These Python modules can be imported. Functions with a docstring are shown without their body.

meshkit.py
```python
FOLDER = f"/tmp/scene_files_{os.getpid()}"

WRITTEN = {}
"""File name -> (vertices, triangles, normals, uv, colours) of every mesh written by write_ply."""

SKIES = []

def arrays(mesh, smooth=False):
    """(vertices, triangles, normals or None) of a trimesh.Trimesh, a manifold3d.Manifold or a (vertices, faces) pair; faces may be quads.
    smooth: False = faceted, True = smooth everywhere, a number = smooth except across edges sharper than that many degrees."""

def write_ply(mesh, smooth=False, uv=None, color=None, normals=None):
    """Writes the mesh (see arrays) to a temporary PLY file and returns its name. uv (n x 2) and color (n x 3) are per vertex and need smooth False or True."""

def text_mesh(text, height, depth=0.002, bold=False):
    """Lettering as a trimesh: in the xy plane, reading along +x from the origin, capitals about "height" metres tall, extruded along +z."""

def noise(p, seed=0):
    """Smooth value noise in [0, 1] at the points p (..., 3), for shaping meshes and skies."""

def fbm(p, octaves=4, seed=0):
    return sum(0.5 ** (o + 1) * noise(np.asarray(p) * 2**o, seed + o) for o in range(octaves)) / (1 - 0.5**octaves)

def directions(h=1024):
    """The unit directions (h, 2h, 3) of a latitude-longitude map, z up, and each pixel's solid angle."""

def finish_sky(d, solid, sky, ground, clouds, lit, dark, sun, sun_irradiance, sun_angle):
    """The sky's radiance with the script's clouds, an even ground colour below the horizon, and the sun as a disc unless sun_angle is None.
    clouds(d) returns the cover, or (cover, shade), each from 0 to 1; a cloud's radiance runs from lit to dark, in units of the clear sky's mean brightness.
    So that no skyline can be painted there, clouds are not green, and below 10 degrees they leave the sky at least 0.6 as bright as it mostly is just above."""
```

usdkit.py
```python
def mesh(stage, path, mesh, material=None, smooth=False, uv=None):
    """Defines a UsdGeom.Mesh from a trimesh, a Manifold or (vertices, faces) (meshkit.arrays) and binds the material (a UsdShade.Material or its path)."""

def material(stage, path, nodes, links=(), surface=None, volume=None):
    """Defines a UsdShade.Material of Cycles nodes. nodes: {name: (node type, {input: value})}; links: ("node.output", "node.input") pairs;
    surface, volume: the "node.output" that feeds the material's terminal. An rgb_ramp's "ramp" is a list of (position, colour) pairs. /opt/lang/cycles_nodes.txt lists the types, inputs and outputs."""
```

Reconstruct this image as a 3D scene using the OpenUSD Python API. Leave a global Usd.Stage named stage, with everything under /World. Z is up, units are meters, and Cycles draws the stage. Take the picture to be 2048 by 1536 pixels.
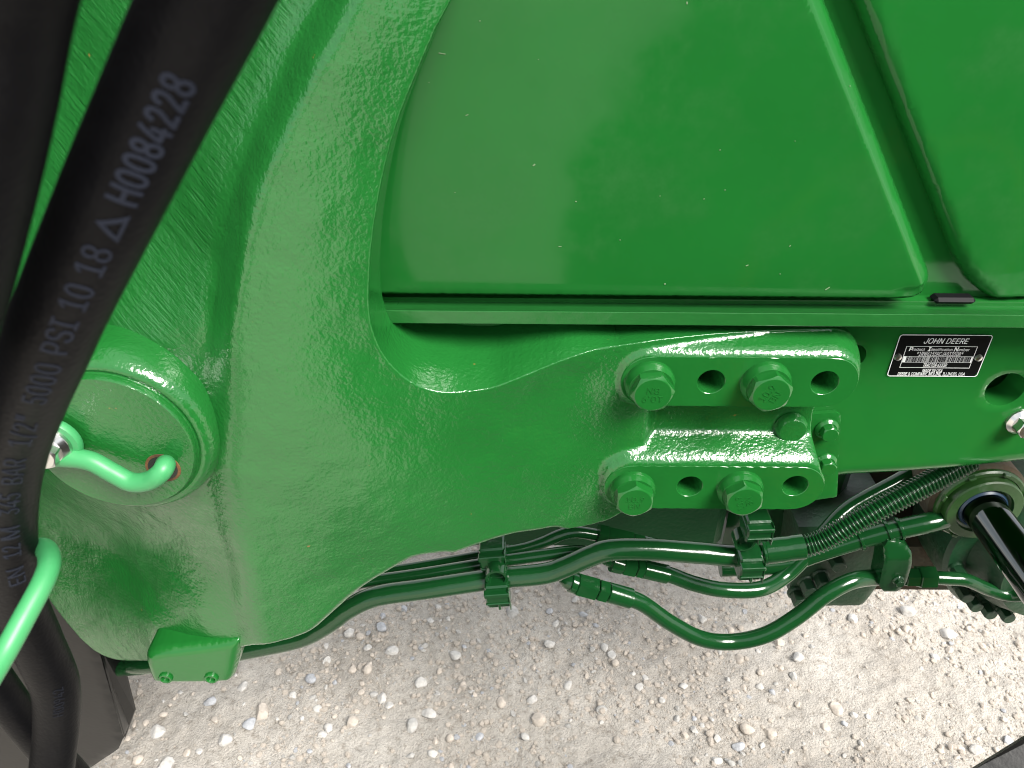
import math, random
import numpy as np
import trimesh
import shapely
from shapely.geometry import Polygon, Point, LineString
from shapely.geometry.polygon import orient
from scipy.spatial import Delaunay, cKDTree
from scipy.interpolate import RBFInterpolator
from pxr import Usd, UsdGeom, UsdLux, UsdShade, Sdf, Gf, Vt
import usdkit, meshkit

rng = np.random.default_rng(7)
random.seed(7)
stage = Usd.Stage.CreateInMemory()
UsdGeom.SetStageUpAxis(stage, UsdGeom.Tokens.z)
UsdGeom.SetStageMetersPerUnit(stage, 1.0)
UsdGeom.Xform.Define(stage, '/World')
UsdGeom.Scope.Define(stage, '/World/Looks')

# ------------------------------------------------------------------ camera
CAM = np.array([0.0, -0.60, 1.35])
PITCH, ROLL, FPX = math.radians(33.5), 0.0075, 1536.0
_r0 = np.array([1.0, 0, 0]); _f = np.array([0, math.cos(PITCH), -math.sin(PITCH)]); _u0 = np.array([0, math.sin(PITCH), math.cos(PITCH)])
_r = _r0 * math.cos(ROLL) + _u0 * math.sin(ROLL); _u = _u0 * math.cos(ROLL) - _r0 * math.sin(ROLL)
cam = UsdGeom.Camera.Define(stage, '/World/camera')
m4 = Gf.Matrix4d(*[float(x) for x in (*_r, 0, *_u, 0, *(-_f), 0, *CAM, 1)])
cam.AddTransformOp().Set(m4)
cam.CreateHorizontalApertureAttr(36.0); cam.CreateVerticalApertureAttr(27.0); cam.CreateFocalLengthAttr(27.0)
cam.CreateClippingRangeAttr(Gf.Vec2f(0.01, 500))
cam.CreateFStopAttr(15.0); cam.CreateFocusDistanceAttr(0.74)
cam.CreateExposureAttr(2.55)

# ------------------------------------------------------------------ sky and sun
SUN = np.array([0.46, -0.47, 0.75]); SUN /= np.linalg.norm(SUN)
sun_el, sun_rot = math.asin(SUN[2]), math.atan2(SUN[0], SUN[1])
sun = UsdLux.DistantLight.Define(stage, '/World/sun')
sun.CreateIntensityAttr(0.4); sun.CreateAngleAttr(28.0); sun.CreateColorAttr(Gf.Vec3f(1.0, 0.96, 0.9))
sun.GetPrim().CreateAttribute('inputs:normalize', Sdf.ValueTypeNames.Bool).Set(True)
_z = SUN; _x = np.cross([0, 0, 1.0], _z); _x /= np.linalg.norm(_x); _y = np.cross(_z, _x)
UsdGeom.Xformable(sun).AddTransformOp().Set(Gf.Matrix4d(*[float(v) for v in (*_x, 0, *_y, 0, *_z, 0, 0, 0, 5, 1)]))
SKY = usdkit.material(stage, '/World/Looks/sky_look', {
    's': ('sky_texture', {'sky_type': 'single_scattering', 'sun_disc': False, 'sun_elevation': sun_el, 'sun_rotation': sun_rot, 'altitude': 100.0}),
    'tc': ('texture_coordinate', {}),
    'n': ('noise_texture', {'scale': 3.0, 'detail': 5.0, 'roughness': 0.55}),
    'rp': ('rgb_ramp', {'ramp': [(0.30, (0.72, 0.72, 0.72)), (0.62, (1, 1, 1))]}),
    'cl': ('rgb_ramp', {'ramp': [(0.3, (3.0, 3.1, 3.25)), (0.7, (4.9, 4.95, 5.0))]}),
    'mx': ('mix_color', {'blend_type': 'mix'}),
    'bg': ('background_shader', {'strength': 0.055})},
    [('tc.generated', 'n.vector'), ('n.fac', 'rp.fac'), ('n.fac', 'cl.fac'), ('rp.color', 'mx.fac'), ('s.color', 'mx.a'), ('cl.color', 'mx.b'), ('mx.result', 'bg.color')],
    surface='bg.background')
dome = UsdLux.DomeLight.Define(stage, '/World/sky')
UsdShade.MaterialBindingAPI.Apply(dome.GetPrim()).Bind(SKY)
dome.GetPrim().SetCustomDataByKey('kind', 'structure')

# ------------------------------------------------------------------ helpers: points from the picture onto real planes
def ray(px, py):
    return _f + _r * ((px - 1024) / FPX) - _u * ((py - 768) / FPX)
def U(px, py, Y=0.0):
    d = ray(px, py); t = (Y - CAM[1]) / d[1]
    return CAM + d * t
def G(px, py, z=0.0):
    d = ray(px, py); t = (z - CAM[2]) / d[2]
    return CAM + d * t
def C(px, py, depth):
    return CAM + ray(px, py) * depth
def UR(px, r, py, Y=0.0):                    # radius in metres of r picture units at a place
    return r * float((U(px, py, Y) - CAM) @ _f) / FPX
def sst(a, b, x):
    t = np.clip((x - a) / (b - a), 0, 1); return t * t * (3 - 2 * t)

_names, _base = {}, {}
def numbered(parent, name):
    k = (parent, name); n = _names.get(k, 0); _names[k] = n + 1
    return name if n == 0 else f'{name}_{n:03d}'
def thing(name, label, cat, loc=(0, 0, 0), group=None):
    p = '/World/' + numbered('/World', name)
    x = UsdGeom.Xform.Define(stage, p); x.AddTranslateOp().Set(Gf.Vec3d(*map(float, loc)))
    o = x.GetPrim(); _base[p] = np.array(loc, float)
    o.SetCustomDataByKey('label', label); o.SetCustomDataByKey('category', cat)
    if group: o.SetCustomDataByKey('group', group)
    return p
def obj(name, mesh, mat, parent='/World', smooth=35, label=None, prim=None):
    p = parent + '/' + numbered(parent, name)
    b = _base.get(parent, np.zeros(3)); _base[p] = b
    if isinstance(mesh, list): mesh = trimesh.util.concatenate(mesh)
    mesh = mesh.copy(); mesh.apply_translation(-b)
    m = usdkit.mesh(stage, p, mesh, mat, smooth=smooth)
    if prim is not None:
        for k, fn in prim.items():
            vals = fn(np.array(m.GetPointsAttr().Get(), float) + b)
            UsdGeom.PrimvarsAPI(m).CreatePrimvar(k, Sdf.ValueTypeNames.FloatArray, 'vertex').Set(Vt.FloatArray.FromNumpy(vals.astype(np.float32)))
    if label: m.GetPrim().SetCustomDataByKey('label', label)
    return p
def tag(p, label=None, cat=None, group=None, kind=None):
    o = stage.GetPrimAtPath(p)
    for k, v in (('label', label), ('category', cat), ('group', group), ('kind', kind)):
        if v: o.SetCustomDataByKey(k, v)
    return p

def polyXZ(pts):
    return np.array([U(a, b, -h)[[0, 2]] for a, b, h in pts])
def chaikin(p, n=2):
    p = np.asarray(p, float)
    for _ in range(n):
        q = np.roll(p, -1, 0); p = np.stack([0.75 * p + 0.25 * q, 0.25 * p + 0.75 * q], 1).reshape(-1, 2)
    return p
def relief(poly, yfun, yback, res, extra=(), draft=None):
    """A solid seen from -Y: front surface Y = yfun(X, Z) over the polygon, walls back to yback."""
    poly = orient(poly, 1.0)
    rings = []
    for rg in [poly.exterior, *poly.interiors]:
        c = np.array(shapely.segmentize(LineString(rg.coords), res).coords)[:-1]
        keep = np.linalg.norm(c - np.roll(c, 1, 0), axis=1) > res * 0.15
        rings.append(c[keep])
    x0, z0, x1, z1 = poly.bounds
    gx, gz = np.meshgrid(np.arange(x0, x1, res), np.arange(z0, z1, res * 0.87))
    gx = gx + (np.arange(gx.shape[0]) % 2)[:, None] * res * 0.5
    g = np.stack([gx.ravel(), gz.ravel()], 1)
    g = g[shapely.contains_xy(poly.buffer(-res * 0.55), g[:, 0], g[:, 1])]
    for e in extra:
        src = e if not np.isscalar(e) else poly.buffer(-e)
        for q in (getattr(src, 'geoms', [src])):
            for ring_ in ([q.exterior, *q.interiors] if hasattr(q, 'exterior') else [q]):
                ep = np.array(shapely.segmentize(ring_, res).coords)[:-1]
                g = g[cKDTree(ep).query(g)[0] > res * .35] if len(g) else g
                ep = ep[shapely.contains_xy(poly, ep[:, 0], ep[:, 1])]
                if len(ep): g = np.vstack([g, ep])
    P = np.vstack(rings + [g]); D = Delaunay(P); T = D.simplices
    cen = P[T].mean(1); T = T[shapely.contains_xy(poly, cen[:, 0], cen[:, 1])]
    a, b, c = P[T[:, 0]], P[T[:, 1]], P[T[:, 2]]
    ar = (b[:, 0] - a[:, 0]) * (c[:, 1] - a[:, 1]) - (b[:, 1] - a[:, 1]) * (c[:, 0] - a[:, 0])
    T[ar < 0] = T[ar < 0][:, ::-1]; T = T[np.abs(ar) > 1e-12]
    Y = yfun(P[:, 0], P[:, 1])
    V = np.stack([P[:, 0], Y, P[:, 1]], 1); n = len(V)
    nb = sum(len(r) for r in rings)
    yb = yback(P[:nb, 0], P[:nb, 1]) if callable(yback) else np.full(nb, float(yback))
    VB = np.stack([P[:nb, 0], np.maximum(yb, Y[:nb] + 1e-5), P[:nb, 1]], 1)
    if draft is not None: VB[:, [0, 2]] += draft(P[:nb, 0], P[:nb, 1])
    F = [T]; o = 0
    for r in rings:
        i = np.arange(len(r)); j = np.roll(i, -1)
        A, B, A2, B2 = o + i, o + j, n + o + i, n + o + j
        F += [np.stack([A, A2, B2], 1), np.stack([A, B2, B], 1)]; o += len(r)
    m = trimesh.Trimesh(np.vstack([V, VB]), np.vstack(F), process=False)
    return m
def edge_dist(poly, only=None):
    geo = only if only is not None else poly
    lines = [LineString(r.coords) for r in ([geo.exterior, *geo.interiors] if hasattr(geo, 'exterior') else [])] or list(getattr(geo, 'geoms', [geo]))
    pts = np.vstack([np.array(shapely.segmentize(l, 0.0007).coords) for l in lines]); t = cKDTree(pts)
    return lambda x, z: t.query(np.stack([x, z], 1))[0]
def rollover(d, r, H=None):
    H = r if H is None else H; q = np.clip(1 - d / r, 0, 1)
    return H * (1 - np.sqrt(np.maximum(0, 1 - q * q)))

def crspline(P, n=12):
    P = np.asarray(P, float); out = []
    Q = np.vstack([2 * P[0] - P[1], P, 2 * P[-1] - P[-2]])
    for i in range(1, len(Q) - 2):
        a, b, c, d = Q[i - 1], Q[i], Q[i + 1], Q[i + 2]
        for t in np.arange(n) / n:
            out.append(0.5 * (2 * b + (c - a) * t + (2 * a - 5 * b + 4 * c - d) * t * t + (3 * b - a - 3 * c + d) * t ** 3))
    out.append(P[-1]); return np.array(out)
def frames(P):
    T = np.gradient(P, axis=0); T /= np.linalg.norm(T, axis=1)[:, None]
    N = np.zeros_like(P); v = np.cross(T[0], [0.3, 0.1, 0.9]); N[0] = v / np.linalg.norm(v)
    for i in range(1, len(P)):
        v = N[i - 1] - T[i] * (N[i - 1] @ T[i]); N[i] = v / np.linalg.norm(v)
    return T, N, np.cross(T, N)
def tube(P, r, k=20, spline=True, n=12):
    if spline: P = crspline(P, n)
    P = np.asarray(P, float); R = np.broadcast_to(r, len(P)) if np.ndim(r) == 0 else np.interp(np.linspace(0, 1, len(P)), np.linspace(0, 1, len(r)), r)
    T, N, B = frames(P); a = np.arange(k) / k * 2 * math.pi
    V = (P[:, None] + R[:, None, None] * (np.cos(a)[None, :, None] * N[:, None] + np.sin(a)[None, :, None] * B[:, None])).reshape(-1, 3)
    F = []
    i = np.arange(k); j = (i + 1) % k
    for s in range(len(P) - 1):
        A, Bq, Cq, Dq = s * k + i, s * k + j, (s + 1) * k + j, (s + 1) * k + i
        F += [np.stack([A, Bq, Cq], 1), np.stack([A, Cq, Dq], 1)]
    e = len(V); V = np.vstack([V, P[0], P[-1]])
    F.append(np.stack([np.full(k, e), j, i], 1)); L = (len(P) - 1) * k
    F.append(np.stack([np.full(k, e + 1), L + i, L + j], 1))
    return trimesh.Trimesh(V, np.vstack(F), process=False)
def lathe(c, axis, prof, k=48, rot=0.0):
    """prof: (radius, distance along axis) pairs, in order so that the outside is out (from base up to the top)."""
    axis = np.asarray(axis, float) / np.linalg.norm(axis)
    ref = np.array([0, 0, 1.0]) if abs(axis[2]) < 0.9 else np.array([1.0, 0, 0])
    x = np.cross(ref, axis); x /= np.linalg.norm(x); y = np.cross(axis, x)
    a = np.arange(k) / k * 2 * math.pi + rot
    V = np.vstack([np.asarray(c) + axis * h + max(r, 1e-6) * (np.cos(a)[:, None] * x + np.sin(a)[:, None] * y) for r, h in prof])
    F = []; i = np.arange(k); j = (i + 1) % k
    for s in range(len(prof) - 1):
        A, B, Cq, D = s * k + i, s * k + j, (s + 1) * k + j, (s + 1) * k + i
        F += [np.stack([A, B, Cq], 1), np.stack([A, Cq, D], 1)]
    e = len(V); V = np.vstack([V, np.asarray(c) + axis * prof[0][1], np.asarray(c) + axis * prof[-1][1]]); L = (len(prof) - 1) * k
    F += [np.stack([np.full(k, e), j, i], 1), np.stack([np.full(k, e + 1), L + i, L + j], 1)]
    return trimesh.Trimesh(V, np.vstack(F), process=False)
def cbox(size, bevel, c=(0, 0, 0), R=None):
    h = np.array(size) / 2; pts = []
    for s in np.ndindex(2, 2, 2):
        s = np.array(s) * 2 - 1
        for k in range(3):
            q = h - bevel; q = q.copy(); q[k] = h[k]; pts.append(s * q)
    m = trimesh.convex.convex_hull(np.array(pts))
    V = np.array(m.vertices)
    if R is not None: V = V @ np.asarray(R).T
    return trimesh.Trimesh(V + np.asarray(c), m.faces, process=False)
def hexpts(c, axis, af, h0, h1, rot=0.0, cham=0.0):
    R = af / math.sqrt(3)
    prof = [(R, h0), (R, h1)]
    body = lathe(c, axis, prof, 6, rot)
    return body
def facing(up=(0, 0, 1), out=(0, -1, 0)):
    z = np.array(out, float); x = np.cross(up, z); return x, np.array(up, float), z
def text_on(text, h, centre, bold=False, rot=0.0, shear=0.0, depth=0.0003, width=None, out=(0, -1, 0)):
    t = meshkit.text_mesh(text, h, depth, bold); V = np.array(t.vertices)
    b0, b1 = V.min(0), V.max(0); V[:, 0] -= (b0[0] + b1[0]) / 2; V[:, 1] -= h / 2
    if width: V[:, 0] *= width / (b1[0] - b0[0])
    V[:, 0] += shear * V[:, 1]
    c, s = math.cos(rot), math.sin(rot); V[:, :2] = V[:, :2] @ np.array([[c, s], [-s, c]])
    P = np.stack([V[:, 0], -V[:, 2], V[:, 1]], 1) + np.asarray(centre)
    return trimesh.Trimesh(P, t.faces, process=False)

# ------------------------------------------------------------------ materials
LK = '/World/Looks/'
def paint(name, base, rough=0.16, bump=(), streak=None, specks=0.0, dust=0.0, dustcol=(0.045, 0.045, 0.03), tone=0.07, rust=0.0, brush=False, spec=0.5, scratch=0.0):
    n = {'g': ('geometry', {}), 'p': ('principled_bsdf', {'roughness': rough, 'specular_ior_level': spec}),
         'tn': ('noise_texture', {'scale': 9.0, 'detail': 3.0}),
         'tr': ('rgb_ramp', {'ramp': [(0.3, tuple(c * (1 - tone) for c in base)), (0.7, tuple(c * (1 + tone) for c in base))]})}
    l = [('g.position', 'tn.vector'), ('tn.fac', 'tr.fac')]
    col = 'tr.color'
    if specks:
        n['v'] = ('voronoi_texture', {'scale': 90.0}); n['vs'] = ('separate_color', {})
        n['v1'] = ('math', {'math_type': 'less_than', 'value2': 0.055}); n['v2'] = ('math', {'math_type': 'greater_than', 'value2': 1 - specks}); n['v3'] = ('math', {'math_type': 'multiply'})
        n['vm'] = ('mix_color', {'b': (0.42, 0.50, 0.36)})
        l += [('g.position', 'v.vector'), ('v.color', 'vs.color'), ('v.distance', 'v1.value1'), ('vs.r', 'v2.value1'), ('v1.value', 'v3.value1'), ('v2.value', 'v3.value2'), ('v3.value', 'vm.fac'), (col, 'vm.a')]
        col = 'vm.result'
    if rust:
        n['rn'] = ('noise_texture', {'scale': 55.0, 'detail': 4.0, 'roughness': 0.6}); n['rr'] = ('rgb_ramp', {'ramp': [(rust, (0, 0, 0)), (rust + 0.03, (0.7, 0.7, 0.7))]})
        n['rm'] = ('mix_color', {'b': (0.22, 0.10, 0.03)})
        l += [('g.position', 'rn.vector'), ('rn.fac', 'rr.fac'), ('rr.color', 'rm.fac'), (col, 'rm.a')]; col = 'rm.result'
    if dust:
        n['dn'] = ('noise_texture', {'scale': 14.0, 'detail': 6.0, 'roughness': 0.65}); n['dr'] = ('rgb_ramp', {'ramp': [(0.62 - 0.4 * dust, (0, 0, 0)), (0.80 - 0.25 * dust, (dust, dust, dust))]})
        n['dm'] = ('mix_color', {'b': dustcol}); n['ro'] = ('math', {'math_type': 'multiply_add', 'value2': 0.6, 'value3': rough})
        l += [('g.position', 'dn.vector'), ('dn.fac', 'dr.fac'), ('dr.color', 'dm.fac'), (col, 'dm.a'), ('dr.color', 'ro.value1'), ('ro.value', 'p.roughness')]; col = 'dm.result'
    l.append((col, 'p.base_color'))
    prev = None
    for i, (sc, dist, det) in enumerate(bump):
        n[f'bn{i}'] = ('noise_texture', {'scale': float(sc), 'detail': float(det), 'roughness': 0.5}); n[f'b{i}'] = ('bump', {'distance': float(dist), 'strength': 1.0})
        l += [('g.position', f'bn{i}.vector'), (f'bn{i}.fac', f'b{i}.height')]
        if prev: l.append((prev, f'b{i}.normal'))
        prev = f'b{i}.normal'
    if brush:      # milled and brushed area, told by a value on the mesh's own points
        n['at'] = ('attribute', {'attribute': 'brushed'}); n['vr'] = ('vector_rotate', {'rotate_type': 'y_axis', 'angle': -0.75})
        n['mp'] = ('mapping', {'scale': (13.0, 60.0, 260.0)}); n['sn'] = ('noise_texture', {'scale': 1.0, 'detail': 4.0, 'roughness': 0.65})
        n['sm'] = ('math', {'math_type': 'multiply'}); n['sb'] = ('bump', {'distance': 0.0012, 'strength': 1.0})
        l += [('g.position', 'vr.vector'), ('vr.vector', 'mp.vector'), ('mp.vector', 'sn.vector'), ('sn.fac', 'sm.value1'), ('at.fac', 'sm.value2'), ('sm.value', 'sb.height')]
        if prev: l.append((prev, 'sb.normal'))
        prev = 'sb.normal'
    if prev: l.append((prev, 'p.normal'))
    return usdkit.material(stage, LK + name, n, l, surface='p.BSDF')
GREEN = (0.0080, 0.098, 0.0150)
M = {}
M['hood'] = paint('hood_paint', GREEN, 0.09, spec=0.25, bump=[(3.0, 0.004, 1)], tone=0.06, dust=0.34, dustcol=(0.022, 0.10, 0.026))
M['cast'] = paint('cast_paint', (0.0090, 0.102, 0.0165), 0.17, spec=0.68, bump=[(60, 0.0008, 2), (330, 0.0005, 2)], rust=0.725, brush=True)
M['machined'] = paint('machined_paint', GREEN, 0.16, bump=[(120, 0.00025, 2)], tone=0.05)
M['frame'] = paint('frame_green_lightened', (0.0100, 0.112, 0.0175), 0.14, spec=0.25, bump=[(25, 0.0006, 2)], dust=0.2, dustcol=(0.03, 0.08, 0.025))  # same green as the casting, lightened to offset the shade on the frame
M['rail'] = paint('rail_paint', (0.009, 0.092, 0.0155), 0.34, bump=[(60, 0.0011, 5)], specks=0.05)
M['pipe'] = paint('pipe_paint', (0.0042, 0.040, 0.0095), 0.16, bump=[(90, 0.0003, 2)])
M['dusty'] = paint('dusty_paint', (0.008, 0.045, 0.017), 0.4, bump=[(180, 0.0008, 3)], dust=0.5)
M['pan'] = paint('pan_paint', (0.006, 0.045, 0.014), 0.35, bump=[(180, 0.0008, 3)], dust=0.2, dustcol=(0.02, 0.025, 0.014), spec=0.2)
M['brown'] = paint('muddy_paint', (0.012, 0.035, 0.014), 0.5, bump=[(150, 0.001, 4)], dust=0.95, dustcol=(0.085, 0.055, 0.035))
M['mint'] = paint('mint_paint', (0.042, 0.255, 0.088), 0.42, bump=[(40, 0.0004, 2)], tone=0.04)
def simple(name, base, rough, metal=0.0, bump=None, tone=0.1, dust=0.0, dcol=(0.25, 0.23, 0.2), spec=0.5):
    n = {'g': ('geometry', {}), 'p': ('principled_bsdf', {'roughness': rough, 'metallic': metal, 'specular_ior_level': spec}), 'tn': ('noise_texture', {'scale': 60.0, 'detail': 4.0}),
         'tr': ('rgb_ramp', {'ramp': [(0.35, tuple(c * (1 - tone) for c in base)), (0.65, tuple(c * (1 + tone) for c in base))]})}
    l = [('g.position', 'tn.vector'), ('tn.fac', 'tr.fac')]; col = 'tr.color'
    if dust:
        n['dn'] = ('noise_texture', {'scale': 35.0, 'detail': 8.0, 'roughness': 0.72}); n['dr'] = ('rgb_ramp', {'ramp': [(0.42, (0, 0, 0)), (0.75, (dust,) * 3)]}); n['dm'] = ('mix_color', {'b': dcol})
        l += [('g.position', 'dn.vector'), ('dn.fac', 'dr.fac'), ('dr.color', 'dm.fac'), (col, 'dm.a')]; col = 'dm.result'
    l.append((col, 'p.base_color'))
    if bump:
        n['bn'] = ('noise_texture', {'scale': float(bump[0]), 'detail': 3.0}); n['b'] = ('bump', {'distance': float(bump[1]), 'strength': 1.0})
        l += [('g.position', 'bn.vector'), ('bn.fac', 'b.height'), ('b.normal', 'p.normal')]
    return usdkit.material(stage, LK + name, n, l, surface='p.BSDF')
M['rubber'] = simple('hose_rubber', (0.0022, 0.0022, 0.0028), 0.5, bump=(500, 0.0003), dust=0.22, dcol=(0.010, 0.0098, 0.010), spec=0.09)
M['worn'] = simple('worn_hose_print', (0.0075, 0.0085, 0.012), 0.6, spec=0.1)
M['print'] = simple('hose_print', (0.015, 0.018, 0.028), 0.6, spec=0.1)
M['black'] = simple('black_plastic', (0.006, 0.006, 0.006), 0.3, bump=(200, 0.00012), dust=0.15, dcol=(0.02, 0.02, 0.019), spec=0.25)
M['seal'] = simple('rubber_seal', (0.004, 0.004, 0.005), 0.6, spec=0.15)
M['zinc'] = simple('zinc_plate', (0.62, 0.62, 0.60), 0.22, 1.0)
M['chrome'] = simple('chrome_rod', (0.10, 0.11, 0.11), 0.05, 1.0, tone=0.03)
M['plate'] = simple('plate_black', (0.003, 0.0035, 0.0035), 0.3, spec=0.2)
M['silver'] = simple('plate_silver', (0.70, 0.72, 0.71), 0.4, 0.0)
M['grey'] = simple('plate_grey', (0.48, 0.49, 0.49), 0.4, 0.0)
M['rustring'] = simple('rust', (0.10, 0.045, 0.015), 0.8, bump=(400, 0.0005), tone=0.5)
M['tyre'] = simple('tyre_rubber', (0.012, 0.012, 0.012), 0.75, dust=0.3, dcol=(0.05, 0.045, 0.04), spec=0.2)
M['yellow'] = simple('rim_yellow', (0.55, 0.40, 0.01), 0.3, tone=0.04)
M['hole'] = simple('bore_shade', (0.01, 0.014, 0.01), 0.6)

# ------------------------------------------------------------------ ground
def groundz(x, y):
    p = np.stack([x, y, np.zeros_like(x)], -1)
    return 0.030 * (meshkit.fbm(p * 2.2, 3, 11) - 0.5) + 0.018 * (meshkit.fbm(p * 13, 4, 3) - 0.5) + 0.013 * (meshkit.fbm(p * 50, 3, 5) - 0.5)
def axis_pts(lo, hi, step, far):
    mid = np.arange(lo, hi, step); out = [mid]; s, a, b = step, lo, hi
    L, Rr = [], []
    while b < far: s *= 1.22; b += s; a -= s; Rr.append(b); L.append(a)
    return np.concatenate([np.array(L)[::-1], mid, np.array(Rr)])
gx = axis_pts(-0.95, 1.25, 0.0065, 70); gy = axis_pts(-0.05, 1.6, 0.0065, 70)
GX, GY = np.meshgrid(gx, gy)
GZ = groundz(GX, GY) * np.exp(-np.maximum(0, np.hypot(GX, GY) - 8) / 10)
nx = len(gx); ii = (np.arange(len(gy) - 1)[:, None] * nx + np.arange(nx - 1)[None]).ravel()
gm = trimesh.Trimesh(np.stack([GX, GY, GZ], -1).reshape(-1, 3), np.vstack([np.stack([ii, ii + 1, ii + nx + 1], 1), np.stack([ii, ii + nx + 1, ii + nx], 1)]), process=False)
M['ground'] = usdkit.material(stage, LK + 'dry_ground', {
    'g': ('geometry', {}), 'n1': ('noise_texture', {'scale': 3.5, 'detail': 6.0, 'roughness': 0.6}), 'n2': ('noise_texture', {'scale': 70.0, 'detail': 6.0, 'roughness': 0.7}),
    'r1': ('rgb_ramp', {'ramp': [(0.3, (0.43, 0.395, 0.35)), (0.7, (0.60, 0.566, 0.515))]}), 'r2': ('rgb_ramp', {'ramp': [(0.30, (0.56, 0.53, 0.50)), (0.47, (0.95, 0.95, 0.95)), (0.75, (1.12, 1.12, 1.12))]}),
    'm': ('mix_color', {'blend_type': 'multiply', 'fac': 1.0}), 'n3': ('noise_texture', {'scale': 240.0, 'detail': 5.0, 'roughness': 0.65}), 'b': ('bump', {'distance': 0.009, 'strength': 1.0}),
    'p': ('principled_bsdf', {'roughness': 0.95, 'specular_ior_level': 0.15})},
    [('g.position', 'n1.vector'), ('g.position', 'n2.vector'), ('g.position', 'n3.vector'), ('n1.fac', 'r1.fac'), ('n2.fac', 'r2.fac'), ('r1.color', 'm.a'), ('r2.color', 'm.b'), ('m.result', 'p.base_color'), ('n3.fac', 'b.height'), ('b.normal', 'p.normal')], surface='p.BSDF')
tag(obj('ground', gm, M['ground'], smooth=True), 'pale dry compacted gravel ground under the tractor', kind='structure')

# ------------------------------------------------------------------ tractor: hood, frame, rail
TR = thing('tractor', 'glossy green tractor seen close at its side frame under the hood', 'tractor', (0.4, 0.2, 0.0))
# first hood panel, a turned lip along its slanting right edge
YH = -0.020
e_top, e_bot = U(1630, -60, YH), U(1874, 566, YH)
k = (e_top[0] - e_bot[0]) / (e_top[2] - e_bot[2]); zt = 1.55
lo = U(1300, 597, YH)[2]; lo_r = U(1830, 599, YH)[2]
hp = Polygon([(-0.17, U(700, 595, YH)[2]), (U(1826, 600, YH)[0], lo_r), (U(1850, 592, YH)[0], U(1850, 592, YH)[2]), (U(1866, 580, YH)[0], U(1866, 580, YH)[2]), (e_bot[0], e_bot[2]), (e_bot[0] + k * (zt - e_bot[2]), zt), (-0.17, zt)])
hp = hp.buffer(-.012).buffer(.012, 12)
right_edge = LineString([(e_bot[0] + k * (zt - e_bot[2]), zt), (e_bot[0], e_bot[2]), (U(1866, 580, YH)[0], U(1866, 580, YH)[2]), (U(1850, 592, YH)[0], U(1850, 592, YH)[2]), (U(1826, 600, YH)[0], lo_r)])
dr, da = edge_dist(hp, LineString(hp.exterior.coords).intersection(right_edge.buffer(.006))), edge_dist(hp)
def y_hood1(x, z):
    d = dr(x, z)
    lip = 0.011 * np.clip(1 - d / 0.0105, 0, 1)
    lip = np.where((d > 0.0085) & (d < 0.0125), 0.011 * 0.19 * ((0.0125 - d) / 0.004) ** 2, lip)
    lip = lip * sst(lo - .002, lo + .014, z)
    bulge = -0.010 * np.sin(np.clip((z - lo) / 0.5, 0, 1) * math.pi / 2) - 0.006 * np.clip((x + 0.1) / 0.5, -0.5, 1)
    return YH + lip + bulge + 0.006 + rollover(da(x, z), 0.0022)
obj('hood_panel', relief(hp, y_hood1, lambda x, z: np.full_like(x, 0.012), 0.0045, extra=(.0008, .0022, .0085, .0105, .0125)), M['hood'], TR, label='large flat green hood side panel with a slanting right edge')
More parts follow.
